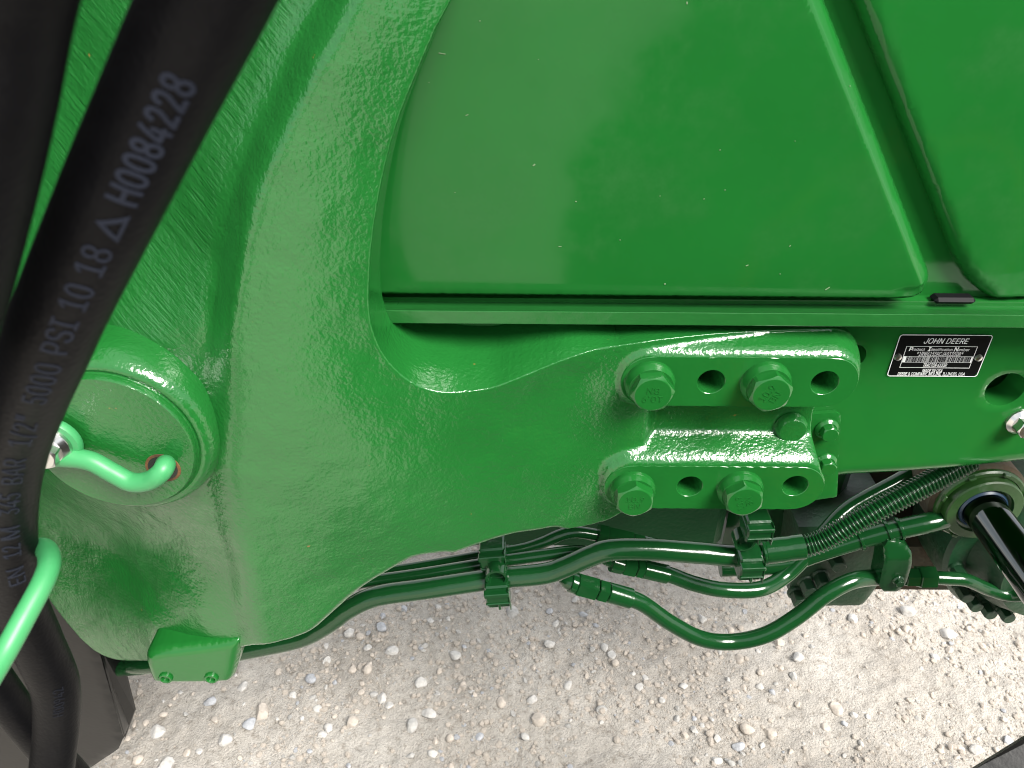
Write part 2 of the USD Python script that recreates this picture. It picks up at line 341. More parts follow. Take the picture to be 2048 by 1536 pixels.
# second panel beyond the groove
YH2 = 0.000
lft = [(1688, -60), (1905, 500), (1922, 535), (1945, 570), (1975, 594)]
L2 = polyXZ([(a, b, -YH2) for a, b in lft])
kk = (L2[0, 0] - L2[1, 0]) / (L2[0, 1] - L2[1, 1])
h2 = Polygon([(L2[1, 0] + kk * (zt - L2[1, 1]), zt), *map(tuple, L2[1:]), (1.25, U(2048, 604, YH2)[2]), (1.25, zt)])
le2 = LineString([(L2[1, 0] + kk * (zt - L2[1, 1]), zt), *map(tuple, L2[1:])])
d2, d2a = edge_dist(h2, le2), edge_dist(h2)
xr = U(1990, 300, YH2)[0]
obj('hood_panel', relief(h2, lambda x, z: YH2 - 0.006 + rollover(d2(x, z), 0.012, 0.010) + rollover(d2a(x, z), 0.002) + 0.5 * np.maximum(0, x - xr + 0.04) ** 2, 0.045, 0.004, extra=(.0008, .002, .004, .008, .013, .02)), M['hood'], TR, label='curved green hood panel to the right of the slanting groove')
# bits of dirt and paint chips stuck to the hood
fl_ = []
for a_, b_, w_, h_, r_ in ((884, 107, 22, 2.5, -.15), (1655, 577, 16, 4, .7), (1068, 330, 9, 5, .6), (934, 230, 10, 3, .4), (1152, 403, 5, 4, 0), (1580, 492, 6, 3, .5), (1494, 531, 9, 3, .5), (1374, 6, 4, 9, .2), (1330, 568, 6, 5, 0), (960, 42, 4, 3, 0), (1077, 119, 3, 3, 0), (858, 165, 3, 3, 0), (1440, 300, 4, 3, .3), (1120, 493, 10, 2, 0), (910, 385, 3, 2, .4), (1240, 480, 3, 3, 0), (1700, 172, 3, 3, 0), (1590, 282, 3, 2, 0), (1450, 380, 4, 2, 0), (1320, 392, 3, 2, 0), (1408, 398, 4, 3, .4), (1560, 548, 3, 3, 0)):
    q = U(a_, b_, YH - .004); yq = float(y_hood1(np.array([q[0]]), np.array([q[2]]))[0]); q = U(a_, b_, yq)
    c_, s_r = math.cos(r_), math.sin(r_)
    fl_.append(cbox((UR(a_, w_ * .6, b_), .0006, UR(a_, h_ * .5, b_)), .00012, q, np.array([[c_, 0, -s_r], [0, 1, 0], [s_r, 0, c_]])))
tag(obj('dirt_flecks', fl_, simple('pale_dirt', (.13, .19, .10), .7), TR), 'pale flecks of dirt stuck to the hood', kind='stuff')
# inner wall behind the groove, and the hood's far sides
gz0 = U(1500, 590, 0.03)[2]
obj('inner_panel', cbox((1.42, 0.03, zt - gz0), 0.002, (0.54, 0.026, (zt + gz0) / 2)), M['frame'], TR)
obj('hood_body', cbox((1.42, 0.40, 0.30), 0.03, (0.54, 0.27, 1.40)), M['hood'], TR)
sl = U(1905, 600, 0.0)
obj('rubber_seal', [cbox((0.036, 0.014, 0.006), 0.0028, U(1905, 597, 0.0))], M['seal'], TR)
# rail along the top of the frame
zb, ztp = U(1300, 651, -0.04)[2], U(1300, 625, -0.04)[2]
rsec = np.array([(-.0392, zb), (-.040, zb + .0008), (-.040, ztp - .0006), (-.0397, ztp - .0001), (-.0390, ztp), (.0, ztp - .0145), (.045, ztp - .0145), (.045, zb)])
rn = len(rsec); xs = np.arange(-.17, 1.30, .05); ri = np.arange(rn); rj = (ri + 1) % rn
rv = np.vstack([np.column_stack([np.full(rn, x), rsec]) for x in xs])
rf = [q for a in range(len(xs) - 1) for q in (np.stack([a * rn + ri, a * rn + rj, (a + 1) * rn + rj], 1), np.stack([a * rn + ri, (a + 1) * rn + rj, (a + 1) * rn + ri], 1))]
rail = trimesh.Trimesh(rv, np.vstack(rf), process=False); rail.fix_normals()
obj('frame_rail', rail, M['rail'], TR, label='narrow horizontal green rail with chipped paint under the hood')
# frame side plate with bored holes and a turned-in lower edge
fb = [(1500, 1000, 0), (1690, 966, 0), (1800, 960, 0), (1900, 953, 0), (2048, 938, 0), (2200, 915, 0), (2350, 880, 0)]
fbx = polyXZ(fb)
fp = Polygon([(-0.17, fbx[0, 1] + 0.0), *map(tuple, fbx), (1.2, zb + 0.004), (-0.17, zb + 0.004)])
holes = [(1706, 714, 27), (2012, 781, 39)]
for hx, hz, hr in holes:
    c = U(hx, hz, 0); fp = fp.difference(Point(c[0], c[2]).buffer(UR(hx, hr, hz), 24))
fbot = LineString([(-0.17, fbx[0, 1]), *map(tuple, fbx)])
dfb = edge_dist(fp, fbot); dhole = edge_dist(Polygon(fp.exterior), LineString(fp.interiors[0].coords)); dhole2 = edge_dist(fp, LineString(fp.interiors[1].coords))
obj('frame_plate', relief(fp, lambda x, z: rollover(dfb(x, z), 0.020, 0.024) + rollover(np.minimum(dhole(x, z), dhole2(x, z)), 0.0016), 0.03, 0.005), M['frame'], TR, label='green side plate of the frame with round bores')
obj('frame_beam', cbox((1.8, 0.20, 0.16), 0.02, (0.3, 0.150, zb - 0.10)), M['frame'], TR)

# ------------------------------------------------------------------ identification plate
YP = -0.0012
pc = polyXZ([(1803, 668, -YP), (1984, 671, -YP), (1956, 754, -YP), (1771, 752, -YP)])
px0, px1 = (pc[0, 0] + pc[3, 0]) / 2, (pc[1, 0] + pc[2, 0]) / 2; pz1, pz0 = (pc[0, 1] + pc[1, 1]) / 2, (pc[2, 1] + pc[3, 1]) / 2
pw, ph = px1 - px0, pz1 - pz0; pcx, pcz = (px0 + px1) / 2, (pz0 + pz1) / 2
rp = shapely.box(px0 + .003, pz0 + .003, px1 - .003, pz1 - .003).buffer(.003, 8)
PL = obj('identification_plate', relief(rp, lambda x, z: np.full_like(x, YP), -0.0002, 0.004), M['plate'], TR, label='black identification plate with silver lettering and a barcode')
rim = rp.difference(rp.buffer(-0.0007))
def flat(poly, y, d=0.0002):
    gs = list(getattr(poly, 'geoms', [poly])); out = []
    for g in gs:
        t = trimesh.creation.extrude_polygon(g, d, engine='earcut'); V = np.array(t.vertices)
        out.append(trimesh.Trimesh(np.stack([V[:, 0], y - V[:, 2], V[:, 1]], 1), t.faces, process=False))
    return trimesh.util.concatenate(out)
obj('plate_border', flat(rim, YP), M['silver'], PL, smooth=False)
def pt(fx, fz): return np.array([px0 + fx * pw, YP, pz1 - fz * ph])
obj('plate_lettering', text_on('JOHN DEERE', 0.0056, pt(.52, .145), False, shear=.18, width=pw * .47), M['silver'], PL, smooth=False)
fr = shapely.box(*pt(.11, .79)[[0, 2]], *pt(.88, .27)[[0, 2]])
obj('plate_frame', flat(fr.difference(fr.buffer(-.0004)), YP), M['silver'], PL, smooth=False)
for tx, big, rest, x in (('P', 'P', 'roduct', .17), ('I', 'I', 'dentification', .37), ('N', 'N', 'umber', .66)):
    obj('plate_lettering', text_on(big, .0040, pt(x, .335), True, shear=.1), M['silver'], PL, smooth=False)
    w = {'P': .135, 'I': .235, 'N': .13}[big] * pw
    obj('plate_lettering', text_on(rest, .0028, pt(x + .014 + w / pw / 2, .345), False, width=w), M['grey'], PL, smooth=False)
obj('plate_lettering', text_on('*1RW6155RCJA033508*', .0042, pt(.50, .45), False, width=pw * .50), M['grey'], PL, smooth=False)
obj('barcode_strip', flat(shapely.box(*pt(.118, .655)[[0, 2]], *pt(.872, .51)[[0, 2]]), YP), M['silver'], PL, smooth=False)
bars, bx = [], .15
while bx < .845:
    w = random.choice([.004, .004, .008, .011]); bars.append(flat(shapely.box(*pt(bx, .645)[[0, 2]], *pt(bx + w, .515)[[0, 2]]), YP - .0002)); bx += w + random.choice([.004, .004, .007])
obj('barcode', bars, M['plate'], PL, smooth=False)
obj('plate_lettering', text_on('TRACTOR 6155R', .0036, pt(.49, .72), False, width=pw * .26, shear=.1), M['silver'], PL, smooth=False)
obj('plate_lettering', text_on('MADE IN USA', .0036, pt(.485, .855), False, width=pw * .22), M['silver'], PL, smooth=False)
obj('plate_lettering', text_on('DEERE & COMPANY, MOLINE, ILLINOIS, USA', .0034, pt(.485, .935), False, width=pw * .74), M['silver'], PL, smooth=False)
for fx in (.055, .935):
    obj('rivet', lathe(pt(fx, .535), (0, -1, 0), [(.0036, 0), (.0036, .0006), (.0028, .0018), (.0015, .0023), (.0001, .0024)], 24), M['zinc'], PL)

# ------------------------------------------------------------------ bolts
def bolt(c, af, flange_r, head, mat, parent, rot=0.0, base=0.0, mark=None, axis=(0, -1, 0), flange_t=0.003, name='bolt'):
    R = af / math.sqrt(3)
    w = lathe(c, axis, [(flange_r, -0.002), (flange_r, base + flange_t * .5), (flange_r * .97, base + flange_t * .9), (R * 1.0, base + flange_t * 1.9)], 40)
    p = obj(name, w, mat, parent, smooth=28)
    h0, h1 = base + flange_t * .8, base + head
    sides = []
    cut = trimesh.creation.cylinder(radius=1, height=1)
    axis_ = np.asarray(axis, float); axis_ /= np.linalg.norm(axis_)
    ref = np.array([0, 0, 1.0]) if abs(axis_[2]) < .9 else np.array([1., 0, 0])
    x = np.cross(ref, axis_); x /= np.linalg.norm(x); y = np.cross(axis_, x)
    N = 48; a = np.arange(N) / N * 2 * math.pi
    def hexr(a): return (af / 2) / np.cos(((a - rot) % (math.pi / 3)) - math.pi / 6)
    hr = hexr(a)
    ch = np.maximum(0, hr - af / 2 * 0.99) * 0.62      # chamfer height falls at the corners
    rows = [(hr, np.full(N, h0)), (hr, h1 - 0.0006 - ch), (np.minimum(hr, af / 2 * .965), np.full(N, h1 - .0002)), (np.minimum(hr, af / 2 * .93), np.full(N, h1))]
    V = np.vstack([np.asarray(c) + axis_ * hh[:, None] + rr[:, None] * (np.cos(a)[:, None] * x + np.sin(a)[:, None] * y) for rr, hh in rows])
    V = np.vstack([V, np.asarray(c) + axis_ * h1]); F = []; i = np.arange(N); j = (i + 1) % N
    for s in range(3): F += [np.stack([s * N + i, s * N + j, (s + 1) * N + j], 1), np.stack([s * N + i, (s + 1) * N + j, (s + 1) * N + i], 1)]
    F.append(np.stack([3 * N + i, 3 * N + j, np.full(N, 4 * N)], 1))
    obj('bolt_head', trimesh.Trimesh(V, np.vstack(F), process=False), mat, p, smooth=18)
    if mark is not None and axis_[1] < -.9:
        o = np.asarray(c) + axis_ * (h1 - .0002)
        ca, sa = math.cos(mark), math.sin(mark)
        for t, off in (('10.9', .0042), ('BN', -.0042)):
            obj('bolt_marking', text_on(t, af * .19, o + np.array([-sa * off, 0, ca * off]), False, rot=mark, depth=.0006), mat, p, smooth=False)
    return p

# ------------------------------------------------------------------ loader mount casting
LM = thing('loader_mount', 'massive green cast loader mount bolted to the side of the tractor frame', 'loader bracket', tuple(U(480, 900, -0.05)))
right_ctl = [(905, -150, .088), (720, -150, .100), (880, 30, .090), (800, 40, .097), (720, 20, .102), (600, 222, .107), (540, 340, .110), (498, 500, .113), (470, 660, .116), (462, 800, .117), (475, 1005, .115), (510, 1180, .107), (540, 1280, .100),
             (700, 250, .101), (760, 330, .094), (660, 450, .104), (620, 600, .107), (740, 560, .096), (600, 900, .108), (700, 800, .100), (620, 1180, .095), (750, 1000, .093), (850, 850, .083), (900, 1000, .074), (1000, 900, .062), (1050, 800, .058),
             (1100, 950, .050), (1150, 850, .046), (1170, 760, .047), (1200, 900, .043), (1255, 880, .041), (1215, 985, .045), (1235, 775, .0475), (1160, 985, .045), (1100, 1050, .046), (900, 1100, .066), (745, 655, .093), (800, 745, .086), (900, 783, .078), (1025, 760, .066), (1100, 731, .059), (1200, 699, .050), (1290, 690, .046), (1700, 850, .022), (1450, 860, .022), (1350, 860, .026)]
left_ctl = [(717, 0, .092), (560, -150, .070), (400, -150, .045), (604, 215, .096), (500, 450, .104), (470, 650, .106), (465, 900, .108), (478, 1050, .109), (515, 1200, .104), (540, 1285, .097), (430, 520, .090), (300, 300, .052), (150, 200, .014), (0, 300, -.012), (-150, 0, -.035), (450, 0, .060), (380, 760, .096), (320, 690, .090), (220, 660, .078), (200, 560, .058), (60, 700, .050), (100, 950, .044),
            (400, 1080, .087), (330, 1100, .058), (250, 1120, .018), (150, 1150, -.016), (97, 1190, -.030), (400, 1220, .086), (300, 1240, .058), (330, 1300, .068), (220, 1310, -.004), (0, 900, .02), (-150, 700, -.02), (200, 900, .082)]
def rbf(ctl):
    P = np.array([U(a, b, -h)[[0, 2]] for a, b, h in ctl]); H = np.array([c[2] for c in ctl])
    return RBFInterpolator(P, H, kernel='thin_plate_spline', smoothing=2e-6)
fR, fL = rbf(right_ctl), rbf(left_ctl)
rid = polyXZ([(790, -150, .1), (717, 0, .10), (690, 51, .10), (639, 137, .105), (604, 215, .107), (557, 308, .11), (521, 396, .112), (498, 502, .113), (480, 587, .115), (469, 664, .116), (465, 752, .117), (463, 800, .117), (462, 947, .116), (475, 1005, .115), (492, 1093, .111), (510, 1181, .107), (521, 1250, .102), (540, 1330, .10)])
ridl = LineString(rid); ridT = cKDTree(np.array(shapely.segmentize(ridl, .0007).coords))
rzs = np.argsort(rid[:, 1]); rid_x = lambda z: np.interp(z, rid[rzs, 1], rid[rzs, 0])
# bolt bosses on the frame end
YB = .050
cU = [U(1299, 764, -YB)[[0, 2]], U(1657, 766, -YB)[[0, 2]]]; RU = (U(1450, 714, -YB)[2] - U(1450, 812, -YB)[2]) / 2
cL = [U(1263, 976, -YB)[[0, 2]], U(1592, 974, -YB)[[0, 2]]]; RL = (U(1450, 932, -YB)[2] - U(1450, 1017, -YB)[2]) / 2
cU[0][1] = cU[1][1] = (U(1450, 714, -YB)[2] + U(1450, 812, -YB)[2]) / 2; cL[0][1] = cL[1][1] = (U(1450, 932, -YB)[2] + U(1450, 1017, -YB)[2]) / 2
def capd(x, z, c, R):
    t = np.clip((x - c[0][0]) / (c[1][0] - c[0][0]), 0, 1); qx = c[0][0] + t * (c[1][0] - c[0][0])
    return np.hypot(x - qx, z - c[0][1]) - R, z - c[0][1]
arcU = [(cU[1][0] + (RU + .0015 + .0135 * sst(0, 1, math.sin(a))) * math.cos(a), cU[1][1] + (RU + .0015 + .0135 * sst(0, 1, math.sin(a))) * math.sin(a)) for a in np.radians(np.arange(90, -66, -6))]
arcL = [(cL[1][0] + (RL + .0015) * math.cos(a), cL[1][1] + (RL + .0015) * math.sin(a)) for a in np.radians(np.arange(52, -91, -6))]
inner = [(975, -150, .088), (903, 0, .09), (870, 59, .091), (834, 145, .092), (795, 242, .093), (772, 320, .094), (754, 410, .095), (743, 488, .096), (739, 547, .096), (737, 602, .095), (743, 655, .093), (764, 708, .089), (805, 755, .086), (849, 778, .082), (893, 785, .078), (937, 782, .074), (981, 777, .070), (1025, 760, .066), (1098, 731, .059), (1157, 708, .053), (1222, 691, .048)]
lower = [(1310, 1018, .05), (1262, 1022, .045), (1200, 1036, .034), (1098, 1057, .040), (1010, 1076, .052), (952, 1096, .058), (905, 1116, .064), (893, 1112, .066), (864, 1107, .070), (834, 1109, .073), (805, 1124, .077), (764, 1149, .081), (726, 1172, .085), (688, 1205, .089), (659, 1231, .092), (629, 1257, .095), (600, 1270, .096), (560, 1281, .097), (520, 1287, .098), (492, 1292, .098), (400, 1310, .085), (290, 1322, .072), (243, 1322, .06), (217, 1314, .053), (190, 1299, .049), (164, 1276, .046), (126, 1232, .041), (97, 1197, .036), (40, 1130, .035), (-60, 1020, .035), (-160, 900, .03), (-230, 600, .02), (-260, -150, .02)]
def base_h(x, z):
    Q = np.stack([x, z], 1); d = ridT.query(Q)[0]; sg = np.where(x > rid_x(z), d, -d)
    up = sst(U(470, 800, -.11)[2], U(480, 640, -.11)[2], z); w = .030 - .007 * up
    t = sst(-w, w * (.45 - .25 * up), sg); return fR(Q) * t + fL(Q) * (1 - t)
def on_surf(pts, drop):
    P = np.array([U(a, b, -h)[[0, 2]] for a, b, h in pts]); H = np.array([c[2] for c in pts], float)
    for _ in range(14):
        H = .5 * H + .5 * (np.maximum(base_h(P[:, 0], P[:, 1]), -.03) - drop)
        P = np.array([U(c[0], c[1], -h)[[0, 2]] for c, h in zip(pts, H)])
    return P
inP, loP = polyXZ(inner), polyXZ(lower)
loP[8:-3] = on_surf(lower[8:-3], .006)
ctop = [(cU[0][0] + .010, cU[0][1] + RU + .0145)]
mid = polyXZ([(1634, 826, .03), (1624, 850, .022), (1621, 872, .022), (1624, 900, .024), (1632, 922, .03)])
zbL = cL[0][1] - RL - .0015
outline = list(map(tuple, inP)) + ctop + arcU + list(map(tuple, mid)) + arcL + [(cL[0][0] + .012, zbL)] + list(map(tuple, loP[1:]))
CP = Polygon(chaikin(outline[::-1], 2)).buffer(0)
if CP.geom_type != 'Polygon': CP = max(CP.geoms, key=lambda g: g.area)
for (hx, hz, hr) in ((1422, 763, 26.5), (1649, 765, 26.5), (1379, 972, 24.5), (1590, 971, 24.5)):
    c = U(hx, hz, -YB); CP = CP.difference(Point(c[0], c[2]).buffer(UR(hx, hr, hz, -YB), 20))
dAll = edge_dist(Polygon(CP.exterior)); dLow = edge_dist(CP, LineString(loP[3:]))
hcs = [np.array(r.coords).mean(0) for r in CP.interiors]; dHol = cKDTree(np.vstack([np.array(shapely.segmentize(LineString(r.coords), .0004).coords) for r in CP.interiors]))
xw, zpock = U(1296, 870, -.03)[0], U(1400, 868, -.03)[2]
def cast_h(x, z):
    Q = np.stack([x, z], 1); hR, hL = fR(Q), fL(Q)
    d = ridT.query(Q)[0]; s = np.where(x > rid_x(z), d, -d)
    upper = sst(U(470, 800, -.11)[2], U(480, 640, -.11)[2], z)
    w = .030 - .007 * upper
    t = sst(-w, w * (.45 - .25 * upper), s)
    h = hR * t + hL * (1 - t)
    # web between the two bosses
    wq = sst(xw - .006, xw + .009, x) * sst(cL[0][1], cL[0][1] + .01, z) * (1 - sst(cU[0][1] - .01, cU[0][1], z))
    h = h * (1 - wq) + .021 * wq
    dU, sU = capd(x, z, cU, RU); dL, sL = capd(x, z, cL, RL)
    for dd, ss, R, rt, Ht in ((dU, sU, RU, .0165, .045), (dL, sL, RL, .0270, .030)):
        wt = sst(.1, .75, ss / (R + np.maximum(dd, 0)))
        r = .004 + (rt - .004) * wt; H = .030 + (Ht - .030) * wt
        q = np.clip(dd / r, 0, 1); hb = YB - H * ((1 - np.cos(q * math.pi / 2) ** .85) if rt < .02 else (wt * (.5 - .5 * np.cos(q * math.pi)) + (1 - wt) * (1 - np.cos(q * math.pi / 2) ** .85)))
        hb = np.where(dd >= r, YB - H - 1.2 * (dd - r), hb)
        k_ = .006; e = np.clip(.5 + .5 * (hb - h) / k_, 0, 1); hs = h * (1 - e) + hb * e + k_ * e * (1 - e)
        h = np.where(dd < .0002, YB, np.minimum(hs, np.maximum(YB, h)))
    P3 = np.stack([x * 28, z * 28, np.zeros_like(x)], -1)
    flat_ = np.minimum(dU, dL) < .0008
    h = h + np.where(flat_, 0, 1) * .0022 * (meshkit.fbm(P3, 3, 21) - .5)
    da_ = dAll(x, z)
    r = .0016 + .009 * (1 - sst(.006, .02, dLow(x, z)))
    bossend = np.minimum(dU, dL) < .004
    r = np.where(bossend, .0020, r)
    h = h - rollover(da_, r) - rollover(dHol.query(Q)[0], .0012, .0012)
    return h
def cast_back(x, z): return np.where(z > zb, -.041, -.0015)
rz = U(300, 690, -.09)[2]
def brushed(P):
    Q = P[:, [0, 2]]; d = ridT.query(Q)[0]; s = np.where(P[:, 0] > rid_x(P[:, 2]), d, -d)
    return (1 - sst(-.036, -.026, s)) * sst(rz - .02, rz + .02, P[:, 2]) + .001
capU, capL = LineString(cU), LineString(cL)
ux0, ux1, uz1 = U(742, 640, -.09)[0], U(1260, 690, -.05)[0], U(800, 600, -.09)[2]
inT = cKDTree(np.array(shapely.segmentize(LineString(inP), .001).coords))
def cast_draft(x, z):
    near = inT.query(np.stack([x, z], 1))[0] < .006
    w = near * sst(ux0, ux0 + .05, x) * (1 - sst(ux1 - .06, ux1, x)) * (1 - sst(uz1 - .03, uz1, z))
    return np.stack([.004 * w, .020 * w], 1)
cast = relief(CP, lambda x, z: -cast_h(x, z), cast_back, .0026, draft=cast_draft, extra=(.0008, .0018, capU.buffer(RU), capL.buffer(RL)))
CAST = obj('casting', cast, M['cast'], LM, smooth=40, prim={'brushed': brushed}, label='thick green casting curving from the mast to the bolted end')
def on_cast(px, py, h0=.06):
    h = h0
    for _ in range(12):
        p = U(px, py, -h); h = .5 * h + .5 * float(cast_h(np.array([p[0]]), np.array([p[2]]))[0])
    return U(px, py, -h), h

# machined faces of the two bosses
for seg, Rr in ((capU, RU), (capL, RL)):
    pad = seg.buffer(Rr - .0002, 32)
    for hc_ in CP.interiors: pad = pad.difference(Polygon(hc_).buffer(.0004))
    dpad = edge_dist(pad)
    obj('machined_face', relief(pad, lambda x, z: -YB - .0008 + rollover(dpad(x, z), .0005), -YB + .004, .004, extra=(.0002, .0005)), M['machined'], LM, smooth=25, label='flat machined green face with two bolts and two open holes')
# four big bolts on the machined faces
for px, py, mk, rt in ((1299, 764, math.pi, .12), (1530, 764, math.radians(62), .35), (1264.6, 977, 0.0, .52), (1479, 976, math.radians(110), .62)):
    bolt(U(px, py, -YB),   .0325, .0215, .0182, M['machined'], LM, rot=rt, base=.0018, mark=mk, flange_t=.0045)
c = U(1581, 853, -.0235)
obj('plug', lathe(c, (0, -1, 0), [(.0150, -.001), (.0150, .002), (.0140, .0055), (.0120, .0078), (.0095, .0082), (.0001, .0078)], 40), M['cast'], LM, prim={'brushed': lambda P: np.zeros(len(P))}, label='round domed green plug in the web between the bosses')
# small bracket behind the boss, on the frame
bp = Polygon(polyXZ([(1560, 832, .004), (1672, 823, .004), (1681, 829, .004), (1681, 840, .004), (1673, 992, .004), (1590, 1004, .004), (1540, 1004, .004)]))
dbp = edge_dist(bp)
BK = obj('bracket_plate', relief(bp, lambda x, z: -.0060 + rollover(dbp(x, z), .0012), -.0005, .004), M['machined'], TR, label='small green plate with two hexagon bolts beside the bosses')
for px, py in ((1653, 857), (1650, 925)):
    bolt(U(px, py, -.006), .0150, .0115, .0115, M['machined'], TR, rot=.3, flange_t=.0022)
bolt(U(2040, 842, 0), .018, .0140, .016, M['zinc'], TR, rot=.2, flange_t=.003)

# pin boss with its collar
cp = U(222, 893, -.130); coll = U(258, 845, -.100)
cx, cz = (cp[0] + coll[0]) / 2, (cp[2] + coll[2]) / 2
K = 72
prof = [(.0775, .03), (.0780, .090)]
for a in np.linspace(0, math.pi / 2, 9): prof.append((.0665 + .0115 * math.cos(a), .098 + .026 * math.sin(a)))
prof += [(.0655, .1235), (.0640, .1225), (.0632, .1240)]
ring = lathe((cx, 0, cz), (0, -1, 0), prof, K)
obj('pin_collar', ring, M['cast'], LM, smooth=40, prim={'brushed': lambda P: np.zeros(len(P))}, label='rounded green collar round the pin end')
disc = lathe((cx, 0, cz), (0, -1, 0), [(.0632, .1235), (.0630, .128), (.0618, .130), (.03, .1302), (.0001, .1302)], K)
PIN = obj('pin_end', disc, M['cast'], LM, smooth=30, prim={'brushed': lambda P: np.full(len(P), .35)}, label='flat round green pin end')
hc = U(326, 936, -.1304)
obj('rust_ring', lathe(hc, (0, -1, 0), [(.0142, -.001), (.0136, .0003), (.0116, .0004), (.0115, -.0008)], 28), M['rustring'], LM)
obj('hole_shade_disc', lathe(hc, (0, -1, 0), [(.0115, -.001), (.0115, .0003), (.0001, .0003)], 28), M['hole'], LM)  # flat dark disc, its colour stands in for shade inside the hole
# retaining rod with a flattened eye, held by a bright bolt
rodP = [U(70, 915, -.139), U(130, 915, -.1405), U(180, 922, -.142), U(222, 944, -.144), U(262, 964, -.146), U(296, 962, -.147), U(320, 947, -.146), U(330, 932, -.140), U(331, 926, -.126)]
RR = .0076
obj('retaining_rod', tube(rodP, RR, 20), M['mint'], LM, label='bent pale green rod ending in the pin hole')
ec = U(104, 886, -.138)
obj('rod_eye', lathe(ec, (0, -1, 0), [(.0215, -.004), (.0225, -.002), (.0225, .001), (.0212, .003), (.0001, .003)], 36), M['mint'], LM)
bolt(ec + np.array([0, -.003, 0]), .0215, .0168, .0155, M['zinc'], LM, rot=.2, flange_t=.0035)
# lower lug with two grease fittings
YL = .100
lug = Polygon(chaikin(polyXZ([(283, 1318, YL), (300, 1306, YL), (390, 1296, YL), (466, 1284, YL), (482, 1282, YL), (478, 1310, YL), (466, 1366, YL), (450, 1372, YL), (310, 1373, YL), (298, 1366, YL)])[::-1], 2))
lug = lug.buffer(0); dl = edge_dist(lug)
LG = obj('lug', relief(lug, lambda x, z: -YL + rollover(dl(x, z), .011, .012), -.03, .002), M['machined'], LM, label='green block at the foot of the casting with two grease fittings')
topw = [U(283, 1318, -.09), U(480, 1290, -.10)]
for px, py in ((332, 1355), (423, 1355)):
    c = U(px, py, -YL)
    obj('grease_fitting', lathe(c, (0, -1, 0), [(.0072, -.001), (.0072, .0016), (.0064, .0026), (.0048, .0027), (.0040, .0018), (.0038, -.0005), (.0001, -.0006)], 32), M['machined'], LM)

# ------------------------------------------------------------------ pipes and hoses below the frame
def path(pts): return [U(a, b, y) for a, b, y in pts]
def between(P, f0, f1):
    P = crspline(P, 14); n = len(P); return P[int(f0 * n):int(f1 * n)]
Y1 = .030
t1 = path([(190, 1338, .10), (245, 1334, .085), (290, 1330, .06), (400, 1318, .045), (490, 1300, .04), (600, 1276, .035), (655, 1248, .03), (700, 1216, .03), (755, 1192, .03), (850, 1178, .03), (985, 1158, .03), (1085, 1148, .03), (1130, 1134, .03), (1180, 1112, .03), (1222, 1100, .03), (1300, 1099, .03), (1400, 1106, .03), (1480, 1112, .03), (1540, 1103, .03)])
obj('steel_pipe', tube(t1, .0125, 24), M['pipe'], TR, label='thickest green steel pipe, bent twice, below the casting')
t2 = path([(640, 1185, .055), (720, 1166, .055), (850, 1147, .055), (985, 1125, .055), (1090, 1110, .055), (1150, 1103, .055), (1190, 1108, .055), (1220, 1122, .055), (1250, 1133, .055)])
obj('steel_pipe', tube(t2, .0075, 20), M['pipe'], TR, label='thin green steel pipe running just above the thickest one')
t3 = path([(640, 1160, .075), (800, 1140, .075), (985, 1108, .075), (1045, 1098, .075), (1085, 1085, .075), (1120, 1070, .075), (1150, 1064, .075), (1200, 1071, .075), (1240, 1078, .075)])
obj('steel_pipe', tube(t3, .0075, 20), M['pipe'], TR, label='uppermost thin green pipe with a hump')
def fitting(P, specs, mat=None):
    """specs: (from, to, radius, sides) along the straight line P0-P1"""
    P0, P1 = map(np.array, P); ax = P1 - P0; L = np.linalg.norm(ax); ax /= L; ms = []
    for a, b, r, k in specs:
        e = .0008
        ms.append(lathe(P0, ax, [(r * .93, a * L), (r, a * L + e), (r, b * L - e), (r * .93, b * L)], k, .3))
    return ms
obj('pipe_fitting', fitting((U(1195, 1066, .075), U(1345, 1100, .075)), [(0, .12, .0125, 6), (.12, .45, .0118, 6), (.46, .6, .0105, 6), (.6, 1, .0095, 24)]), M['pipe'], TR, smooth=25)
# middle hose
obj('pipe_fitting', fitting((U(1222, 1124, .055), U(1335, 1149, .055)), [(0, .2, .012, 24), (.2, .42, .0132, 6), (.44, .56, .0125, 6), (.56, 1, .0115, 24)]), M['pipe'], TR, smooth=25)
h2p = path([(1310, 1143, .055), (1340, 1150, .055), (1390, 1168, .056), (1450, 1180, .06), (1520, 1178, .065), (1570, 1152, .085), (1615, 1108, .10), (1655, 1058, .12), (1700, 1015, .14), (1790, 965, .16), (1860, 925, .18), (1920, 890, .19)])
obj('green_hose', tube(h2p, .0098, 24), M['pipe'], TR, label='green hose sagging below the clamps and rising behind the ribbed sleeve')
# lowest hose
obj('steel_pipe', tube(path([(1160, 1169, .045), (1146, 1165, .046), (1135, 1158, .052), (1133, 1148, .066), (1142, 1134, .09), (1165, 1116, .13)]), .0112, 24), M['pipe'], TR, label='short elbow pipe feeding the lowest hose')
obj('pipe_fitting', fitting((U(1140, 1164, .045), U(1262, 1197, .045)), [(0, .1, .0125, 24), (.1, .42, .0150, 6), (.44, .6, .0142, 6), (.61, 1, .0128, 24)]), M['pipe'], TR, smooth=25)
h4p = path([(1245, 1192, .045), (1285, 1207, .045), (1340, 1245, .045), (1400, 1276, .045), (1460, 1284, .048), (1530, 1270, .05), (1590, 1236, .06), (1650, 1190, .07), (1700, 1163, .08), (1745, 1155, .09), (1790, 1155, .09)])
obj('green_hose', tube(h4p, .0106, 24), M['pipe'], TR, label='lowest green hose hanging in a deep bow over the gravel')
t5 = path([(1850, 1155, .09), (1900, 1157, .09), (1935, 1161, .09), (1975, 1178, .09), (2020, 1190, .085), (2070, 1188, .07)])
obj('steel_pipe', tube(t5, .0088, 20), M['pipe'], TR)
